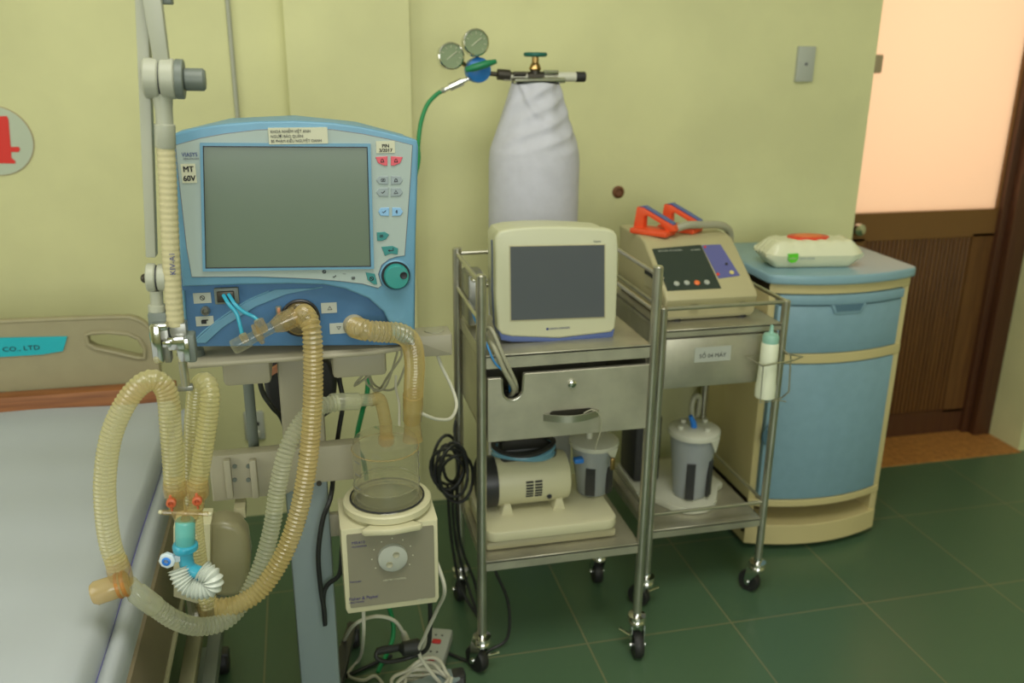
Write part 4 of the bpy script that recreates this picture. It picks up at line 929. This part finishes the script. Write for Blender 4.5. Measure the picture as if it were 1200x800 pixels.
# ------------------------------------------------------------------ breathing circuit
bc = thing('breathing_circuit', W(222, 600, 1.3), 'amber corrugated breathing hoses looping below the ventilator with teal elbow', 'breathing tube')
HR = .0148
def hose(pts, m='hose_amber', r=HR, label=None, amp=.0016, pitch=.0072): return corr(MB(), pts, r, m, pitch, amp).build('hose', bc, label)
# exhalation hose: port -> down -> sweeps left
hose([Vector((ec.x+.004, lpY-.012, ec.z-.0)), W(357, 368, 1.43), W(365, 385, 1.405), W(367, 430, 1.40), W(366, 480, 1.40), W(361, 540, 1.395), W(350, 600, 1.385), W(332, 650, 1.37), W(306, 690, 1.355), W(278, 708, 1.345), W(252, 712, 1.345)], 'hose_amber', .0152)
hose([W(395, 472, 1.47), W(372, 478, 1.455), W(352, 496, 1.44), W(335, 530, 1.42), W(325, 575, 1.41), W(318, 620, 1.40), W(305, 665, 1.385), W(285, 705, 1.36), (W(262, 728, 1.33)), W(232, 734, 1.31), W(205, 726, 1.29), W(182, 711, 1.28)], 'hose_clear', .0138, 'clear corrugated hose')
hose([W(138, 664, 1.265), W(129, 636, 1.265), W(124, 600, 1.265), W(123, 560, 1.268), W(130, 512, 1.272), W(146, 474, 1.275), W(166, 450, 1.28), W(184, 446, 1.283), W(196, 462, 1.285), W(200, 500, 1.285), W(203, 540, 1.285), W(205, 572, 1.285)], 'hose_pale', .0152, None, .0009, .0062)
hose([W(231, 572, 1.29), W(238, 530, 1.295), W(244, 490, 1.30), W(246, 460, 1.305), W(240, 447, 1.32), W(231, 458, 1.335), W(227, 500, 1.345), W(226, 560, 1.35), W(228, 620, 1.355), W(236, 680, 1.355), W(246, 710, 1.35)], 'hose_pale', .0140, None, .0009, .0062)
hose([Vector((ic.x, lpY-.012, ic.z-.0)), W(430, 387, 1.425), W(450, 389, 1.43), W(470, 391, 1.44), (W(482, 402, 1.455)), W(486, 425, 1.475), W(485, 450, 1.495), W(484, 478, 1.51)], 'hose_amber', .0168)
MB().tube([W(484, 462, 1.50), W(484, 470, 1.506), W(483, 492, 1.517), W(483, 494, 1.518)], [.0185, .0188, .0175, .015], 'hose_amber', 20).build('cuff', bc)
MB().tube([W(387, 471, 1.472), W(389, 471, 1.473), W(420, 470, 1.485), W(422, 469, 1.486), W(438, 468, 1.492)], [.0145, .0155, .0155, .011, .011], 'hose_clear', 20).build('cuff', bc)
MB().tube([W(185, 713, 1.28), W(181, 710, 1.28), W(160, 694, 1.272), W(158, 692, 1.272), W(150, 684, 1.27)], [.0140, .0165, .0165, .014, .014], 'hose_clear', 20).build('cuff', bc)
MB().tube([W(136, 655, 1.265), W(139, 667, 1.265), W(143, 680, 1.267), W(145, 684, 1.268)], [.0155, .0175, .0165, .015], 'clear_amber', 20).build('cuff', bc)
for px, a_ in ((205, 570), (231, 570)):
    MB().tube([W(px-.5, a_-6, 1.286), W(px, a_, 1.286), W(px+1, a_+10, 1.286), W(px+1, a_+12, 1.286)], [.0165, .0175, .0165, .014], 'clear_amber', 20).build('cuff', bc)
wt = MB(); dvv = W(112, 693, 1.262)-W(146, 684, 1.267)
o_ = W(151, 682, 1.267); D_v = (W(106, 697, 1.262)-o_); Ln = D_v.length
wt.lathe([(.015, 0), (.0195, .003), (.0195, .007), (.0175, .008), (.0195, .010), (.0195, .014), (.0175, .015), (.0182, .018), (.0185, Ln*.85), (.015, Ln*.95), (.0, Ln)], o_, D_v, 'cup_amber', 26).build('water_trap', bc, 'amber water trap cup')
wt = MB().lathe([(.0200, .003), (.0212, .006), (.0200, .009)], o_, D_v, 'amber_ring', 26, caps=False).lathe([(.0200, .012), (.0208, .014), (.0200, .017)], o_, D_v, 'amber_ring', 26, caps=False); wt.build('trap_ring', bc)
yp = MB()
yc = W(217, 612, 1.285)
yp.tube([W(206, 578, 1.286), W(207, 592, 1.285), W(213, 606, 1.285), W(217, 618, 1.285)], [.0125, .0125, .0115, .0115], 'clear_amber', 18)
yp.tube([W(232, 578, 1.286), W(230, 592, 1.285), W(222, 606, 1.285), W(217, 618, 1.285)], [.0125, .0125, .0115, .0115], 'clear_amber', 18)
yp.tube([W(190, 600, 1.28), W(244, 602, 1.28)], .004, 'clear_amber', 8).ball(W(188, 600, 1.28), .0035, 'cream').ball(W(246, 602, 1.28), .0035, 'cream')
yp.build('y_piece', bc, 'clear amber Y-piece')
for px, py in ((200.5, 589.5), (231, 587)):
    c_ = W(px, py, 1.268); pg = MB().lathe([(.0072, 0), (.0072, .008), (.004, .009), (.0035, .006), (0, .006)], c_+Vector((0, .006, 0)), (0, -1, 0), 'plug_orange', 18)
    pg.box(c_.x-.0018, c_.x+.0018, c_.y-.001, c_.y+.003, c_.z-.014, c_.z+.013, 'plug_orange', .001, 1); pg.build('port_plug', bc, 'orange port plug')
MB().tube([W(217, 609, 1.283), W(217, 611, 1.283), W(217, 636, 1.282), W(217, 637, 1.282)], [.0135, .0148, .0148, .014], 'teal_clear', 24).build('connector_sleeve', bc, 'pale teal sleeve')
bl_ = MB(); bl_.tube([W(217, 636, 1.282), W(217, 638, 1.282), W(217.5, 643, 1.282), W(218, 645, 1.282)], [.0165, .019, .019, .0165], 'blue_clear', 24)
bl_.tube(spline([W(218, 640, 1.281), W(218, 655, 1.281), W(222, 666, 1.278), W(236, 672, 1.268), W(248, 676, 1.262)], .004), .0112, 'blue_clear', 20)
bl_.build('elbow', bc, 'bright blue elbow connector')
v = W(197, 655, 1.276); pw = MB().lathe([(.0125, 0), (.0125, .006), (.010, .008), (0, .008)], v, (-.2, -1, .1), 'port_white', 8).lathe([(.0068, .007), (.0068, .009), (.004, .010), (.0035, .008)], v, (-.2, -1, .1), 'blue_cap', 18).box(v.x, v.x+.022, v.y-.003, v.y+.003, v.z-.006, v.z+.006, 'port_white', .002); pw.build('suction_port', bc, 'white side port with blue ring')
cm = MB(); P3 = spline([W(237, 668, 1.266), W(248, 676, 1.258), W(248, 686, 1.256), W(237, 690, 1.257), W(222, 687, 1.262), W(213, 677, 1.268), W(209, 666, 1.274)], .00135)
cm.tube(P3, lambda i: .0145+.0022*(1, .2, -1, .2)[i % 4], 'flex_white', 28); cm.build('catheter_mount', bc, 'white flexible corrugated catheter mount')
# flow sensor near exhalation port
fl_ = MB(); fl_.add(fs_.v, fs_.f, 'blue_clear')
fl_.build('sensor_lines', bc, 'pale blue twin sensor lines')
fo = MB(); Yf = 1.425
fo.tube([W(273, 407, Yf-.01), W(275, 406, Yf-.01), W(292, 397, Yf-.006), W(293, 397, Yf-.005), W(318, 384, Yf), W(343, 371, Yf+.01)], [.0115, .0125, .0125, .0095, .0095, .013], 'clear_plastic', 20)
fo.tube([W(299, 393, Yf-.004), W(301, 392, Yf-.004), W(304, 390.5, Yf-.004), W(306, 389.5, Yf-.004)], [.010, .018, .018, .010], 'clear_amber', 20)
fo.tube([W(320, 383, Yf), W(330, 378, Yf+.004), W(348, 370, Yf+.008)], [.0105, .0165, .0165], 'clear_amber', 20)
fo.tube([W(284, 392, Yf-.012), W(288, 400, Yf-.01)], .0062, 'clear_amber', 12).tube([W(303, 375, Yf-.008), W(308, 388, Yf-.006)], [.008, .0095], 'clear_amber', 12)
fo.build('flow_sensor', bc, 'clear plastic flow sensor')

# ------------------------------------------------------------------ humidifier
HF = 1.45
hu = thing('humidifier', (.115, 1.51, .43), 'cream heated humidifier with grey face dial and clear water chamber', 'humidifier')
hf = XZ([(399, 596), (514, 590), (512, 711), (402, 718)], HF)
hx0, hx1, hz0, hz1 = .027, .203, .432, .612
MB().prism([(hx0+.004, hz0), (hx1-.004, hz0), (hx1+.001, hz0+.01), (hx1+.001, hz1), (hx0-.001, hz1), (hx0, hz0+.01)], HF, HF+.125, 'cream', .004).build('body', hu)
MB().prism(rrect(hx0+.009, hx1-.007, hz0+.014, hz1-.010, .003), HF-.002, HF+.002, 'ink_grey').build('face_plate', hu, 'grey face plate')
MT['face_grey'] = mat('face_grey', (132, 128, 108), .5)
bpy.data.objects['face_plate'].data.materials[0] = MT['face_grey']
dc_ = W(460, 652, HF-.003)
dl = MB().lathe([(.0275, 0), (.0270, .010), (.024, .012), (0, .012)], (dc_.x, HF-.001, dc_.z), (0, -1, 0), 'paper_grey', 32)
for dx, dz in ((.006, .009), (-.007, -.010)): dl.lathe([(.0065, .0118), (.006, .0135), (.004, .0125), (0, .0122)], (dc_.x+dx, HF-.001, dc_.z+dz), (0, -1, 0), 'cable_grey', 16)
dl.build('dial', hu, 'round pale control dial')
mk = MB()
for a in range(-35, 216, 31): mk.ball((dc_.x+.038*math.cos(R(a)), HF-.002, dc_.z+.038*math.sin(R(a))), .0014, 'paper', (1, .3, 1))
a = W(412, 638, HF-.002); mk.text('MR410', (a.x, HF-.0021, a.z), .0085, 'ink_purple', bold=0); mk.text('HUMIDIFIER', (a.x, HF-.0021, a.z-.007), .0052, 'ink_purple')
a = W(409, 704, HF-.002); mk.text('Fisher & Paykel', (a.x, HF-.0021, a.z), .0098, 'ink_purple', bold=0, sx=.9); mk.text('HEALTHCARE', (a.x, HF-.0021, a.z-.006), .0045, 'ink_purple')
a = W(449, 681, HF-.002); mk.text('HEATER CONTROL', (a.x, HF-.0021, a.z), .0050, 'paper'); a = W(489, 704, HF-.002); mk.text('CE 0120', (a.x, HF-.0021, a.z), .006, 'paper', sx=.9)
a = W(410, 683, HF-.002); mk.text('MR410AEA', (a.x, HF-.0021, a.z), .0045, 'ink_purple')
mk.build('printed_marks', hu)
hcx, hcy = .118, 1.518
MB().lathe([(.080, 0), (.083, .003), (.083, .014), (.080, .017), (.071, .017), (.070, .006)], (hcx, hcy, .618), (0, 0, 1), 'cream', 40).lathe([(.074, -.008), (.076, .002)], (hcx, hcy, .616), (0, 0, 1), 'cream', 40).prism([(hcx-.055, hcy-.084), (hcx-.05, hcy-.090), (hcx, hcy-.097), (hcx+.05, hcy-.090), (hcx+.055, hcy-.084), (hcx+.03, hcy-.06), (hcx-.03, hcy-.06)], .606, .618, 'cream', .003, plane='xy').build('chamber_collar', hu)
MB().lathe([(.060, .001), (.063, .004), (.063, .008)], (hcx, hcy, .6195), (0, 0, 1), 'grey_metal', 36).build('heater_plate', hu)
ch = MB().lathe([(.067, .004), (.0675, .010), (.062, .014), (.0615, .120), (.058, .135), (.045, .142), (.0, .146)], (hcx, hcy, .620), (0, 0, 1), 'clear_plastic', 44, caps=False)
ch.lathe([(.0575, .040), (.0575, .043), (.0, .0435)], (hcx, hcy, .620), (0, 0, 1), 'clear_plastic', 40, caps=False)
for z in (.014, .118, .045): ch.tube([(hcx+.0618*math.cos(R(a_)), hcy+.0618*math.sin(R(a_)), .62+z) for a_ in range(0, 360, 10)], .0014, 'clear_plastic' if z != .118 else 'clear_amber', 6, closed=True)
cho = ch.build('water_chamber', hu, 'clear domed water chamber')
MB().tube([(hcx+.069*math.cos(R(a_)), hcy+.069*math.sin(R(a_)), .6375) for a_ in range(0, 360, 10)], .0016, 'ink', 6, closed=True).build('chamber_seal', hu)
for z in (.672, .700, .725):
    for a_ in (200, 340): MB().tube([(hcx+.0622*math.cos(R(a_+k_)), hcy+.0622*math.sin(R(a_+k_)), z) for k_ in (0, 8, 16)], .0007, 'ink_grey', 4).build('level_mark', cho)
po = MB()
ra = W(483, 492, 1.52); po.tube([(ra.x, 1.52, .745), (ra.x, 1.52, ra.z-.02), (ra.x, 1.52, ra.z+.006)], [.019, .0155, .015], 'clear_amber', 22)
le = W(449, 480, 1.50); po.tube(spline([(le.x+.004, 1.505, .748), (le.x+.004, 1.503, .785), (le.x+.003, 1.50, .798), W(445, 468, 1.497), W(434, 469, 1.49)], .004), .0115, 'clear_amber', 20)
po.lathe([(.015, 0), (.015, .012), (.0125, .014)], (le.x+.004, 1.505, .752), (0, 0, 1), 'clear_amber', 20)
po.build('chamber_port', cho, 'amber-tinted chamber ports')
MB().box(.05, .17, HF+.124, 1.62, .50, .56, 'stand_beige', .004).box(.0, .06, 1.612, 1.628, .505, .555, 'stand_beige', .003).build('mounting_bracket', hu)
MB().box(.10, .19, HF+.02, HF+.10, .424, .432, 'teal_dark', .002).build('underside_foot', hu, 'dark teal underside foot')

# ------------------------------------------------------------------ power strip and cables
c0 = WZ(500, 782, .0)
ps_ = thing('power_strip', (.2, 1.70, 0), 'white extension socket with red switches half under coiled white cable', 'power strip')
M = Matrix.Translation((.222, 1.775, 0)) @ Matrix.Rotation(R(70), 4, 'Z')
MB().box(-.14, .14, -.032, .032, .002, .036, 'paper_grey', .006, 2, M=M).build('body', ps_)
for i in range(4):
    MB().box(-.12+i*.065, -.105+i*.065, -.012, .010, .0355, .041, 'pcb_red', .002, 1, M=M).build('switch', ps_, 'red switch')
sm = MB()
for i in range(4):
    for dy in (-.010, .006): sm.cyl(M @ Vector((-.085+i*.065, dy, .0355)), M @ Vector((-.085+i*.065, dy, .0366)), .003, 'ink', 8)
sm.build('socket_holes', ps_)
plug = MB(); a = WZ(475, 752, .05)
pts = []
for i in range(110):
    a_ = i*2*math.pi/22; k_ = i//22
    rr = .052+.010*math.sin(i*.9)+.004*k_; pts.append((.195+rr*math.cos(a_)*.9+.004*math.sin(i*.37), 1.675+rr*.9*math.sin(a_), .046+.0075*k_+.006*math.sin(i*.8+k_)))
lead = [W(516, 676, 1.50)+Vector((0, .08, 0)), W(521, 690, 1.55), W(512, 715, 1.62), W(498, 745, 1.66), W(492, 768, 1.68)]
tag(cable(lead+pts+[(.16, 1.58, .02), (.2, 1.45, .006)], .0042, 'cable_white', 8).build('white_mains_cable'), 'coiled white mains cable heaped on the extension socket', 'cable')
cw = cable([WZ(400, 756, .006), W(415, 732, 1.70), W(440, 722, 1.72), W(462, 727, 1.73), W(473, 742, 1.75), W(477, 752, 1.755)], .0042, 'cable_white', 8)
cw.tube([W(473, 740, 1.75), W(474, 745, 1.752), W(478, 756, 1.758), W(478, 758, 1.76)], [.005, .009, .009, .007], 'cable_white', 12)
tag(cw.build('white_plug_lead'), 'thin white lead arching into a plug left of the coiled cable', 'cable')
tag(cable([W(426, 715, 1.60), W(426, 745, 1.62), WZ(422, 770, .02), WZ(408, 790, .006), WZ(425, 797, .006), WZ(440, 792, .006), WZ(452, 806, .006)], .004, 'cable_white', 8).build('white_floor_lead'), 'white lead dropping from the humidifier and curling on the green floor', 'cable')
bk_ = cable([W(504, 700, 1.62), W(504, 735, 1.66), W(500, 760, 1.68), W(480, 770, 1.69), W(455, 775, 1.68), W(441, 770, 1.68), W(446, 760, 1.69), W(470, 757, 1.70)], .0052, 'cable_black', 10)
bk_.tube([W(468, 760, 1.685), W(472, 760, 1.685), W(490, 757, 1.69), W(493, 757, 1.69)], [.006, .016, .018, .012], 'cable_black', 14).tube([W(442, 763, 1.69), W(470, 758, 1.70)], .009, 'cable_black', 10)
tag(bk_.build('black_plug_cable'), 'black moulded plug and its cable lying on the white coils', 'cable')
tag(cable([(.10, 1.62, .95), W(399, 432, 1.68), W(402, 470, 1.68), W(397, 505, 1.68), W(392, 540, 1.67), W(388, 580, 1.585), W(378, 610, 1.575), W(373, 650, 1.575), W(376, 690, 1.58), W(380, 715, 1.58), W(381, 733, 1.58), W(379, 700, 1.582), W(384, 685, 1.582), W(398, 672, 1.575), (.03, 1.58, .50)], .0048, 'cable_black', 10).build('humidifier_cable'), 'black cable looping down in front of the grey stand column', 'cable')
tag(cable([(-.10, 1.60, .94), W(311, 425, 1.60), W(305, 445, 1.61), W(309, 462, 1.62), W(320, 478, 1.63), W(332, 495, 1.69), (-.05, 1.72, .6), (-.04, 1.75, .1), (.0, 1.80, .012), (.14, 1.86, .008)], .0048, 'cable_black', 10).build('ventilator_cable'), 'black cable curving below the platform left of the beige column', 'cable')
bg = MB(); bg.prism(XZ([(318, 420), (345, 415), (385, 420), (396, 440), (392, 480), (372, 494), (340, 500), (326, 486), (312, 465), (308, 440)], 1.74), 1.73, 1.79, 'black_plastic', .01, 3)
bgt = thing('black_battery_pouch', (.0, 1.76, .80), 'black pouch with copper strip hanging behind the beige column under platform', 'pouch')
bg.build('pouch', bgt); MB().prism(XZ([(309, 437), (332, 424), (334, 430), (312, 444)], 1.72), 1.718, 1.731, 'copper').build('strip', bgt)
gt = MB()
for (a1, a2, a3, dy) in (((440, 422), (415, 452), (450, 425), 0), ((465, 415), (450, 455), (430, 450), .01), ((470, 418), (455, 440), (440, 460), .02), ((476, 425), (462, 455), (440, 452), .03)):
    gt.tube(spline([W(*a1, 1.62+dy)+Vector((0, 0, .02)), W(*a1, 1.62+dy), W(*a2, 1.62+dy), W(*a3, 1.64+dy), W(430, 430, 1.64+dy), W(428, 418, 1.64+dy)+Vector((0, 0, .015))], .008), .0024, 'cable_grey', 6)
tag(gt.build('grey_cable_tangle'), 'tangle of thin grey cables hanging under right side of the ventilator', 'cable')
tag(cable([W(513, 417, 1.655), W(518, 430, 1.65), W(530, 455, 1.64), W(535, 475, 1.62), W(528, 490, 1.58), W(512, 491, 1.55), W(500, 487, 1.53), W(494, 484, 1.525)], .0034, 'cable_white', 8).build('heater_probe_lead'), 'white lead curving from side rail back to the humidifier port', 'cable')
tag(cable([W(464, 440, 1.60), W(464, 455, 1.58), W(467, 468, 1.55), W(468, 475, 1.54), W(468, 498, 1.54)], .0024, 'cable_white', 8).build('probe_wire'), 'short thin white wire beside the clear chamber ports', 'cable')
cbn = MB()
for i in range(7):
    ce = Vector((.315+.012*math.sin(i*2), 1.98+.012*i-.03, .44+.012*math.cos(i*3)))
    cbn.tube([ce+Vector((.036*math.cos(R(a_))*(1+.2*math.sin(i)), .01*math.sin(R(a_)*2+i), .060*math.sin(R(a_))*(1+.15*math.cos(i)))) for a_ in range(0, 360, 18)], .0042, 'cable_black', 8, closed=True)
cbn.tube(spline([(.33, 2.0, .50), (.335, 2.04, .53), (.345, 2.052, .56)], .006), .0042, 'cable_black', 8)
for i in range(3): cbn.tube(spline([(.305+.012*i, 1.98, .40), (.31+.01*i, 1.99, .3), (.32+.012*i, 2.0, .2), (.34+.02*i, 2.0, .08), (.38, 1.95, .012)], .008), .0040, 'cable_black', 8)
tag(cbn.build('coiled_black_cable'), 'bundle of coiled black cable hung on rear post of the nearer trolley', 'cable')
tag(cable([(.38, 1.9, .345-.05), (.40, 1.87, .22), (.435, 1.86, .12), (.43, 1.84, .03), (.38, 1.83, .006), (.33, 1.80, .006), (.28, 1.84, .006)], .0042, 'cable_black', 8).build('pump_mains_cable'), 'black cable sagging under the lower shelf of the nearer trolley', 'cable')

# ------------------------------------------------------------------ light
def area(name, loc, rot, sx_, sy_, e, c, spread=180):
    l = bpy.data.lights.new(name, 'AREA'); l.shape = 'RECTANGLE'; l.size = sx_; l.size_y = sy_; l.energy = e; l.color = c; l.spread = R(spread)
    o = bpy.data.objects.new(name, l); col.objects.link(o); o.location = loc; o.rotation_euler = rot; return o
area('ceiling_light', (.2, .5, 2.95), (0, 0, 0), 1.6, 1.2, 44, (1, .98, .90))
area('window_daylight', (.2, -2.5, 1.7), (R(90), 0, 0), 2.4, 1.5, 66, (.95, .99, 1))
area('left_window_daylight', (-2.5, .4, 1.8), (0, R(-90), 0), 1.3, 2.0, 28, (1, 1, .94))
area('corridor_light', (2.1, 3.9, 1.6), (R(-90), 0, 0), 1.6, 1.8, 45, (1, .83, .66))
wd = bpy.data.worlds.new('world'); scn.world = wd; wd.use_nodes = True
wd.node_tree.nodes['Background'].inputs[0].default_value = (.8, .75, .6, 1); wd.node_tree.nodes['Background'].inputs[1].default_value = .25
scn.view_settings.view_transform = 'Standard'; scn.view_settings.look = 'None'; scn.view_settings.gamma = 1; scn.view_settings.exposure = -.2
scn.view_settings.use_curve_mapping = False
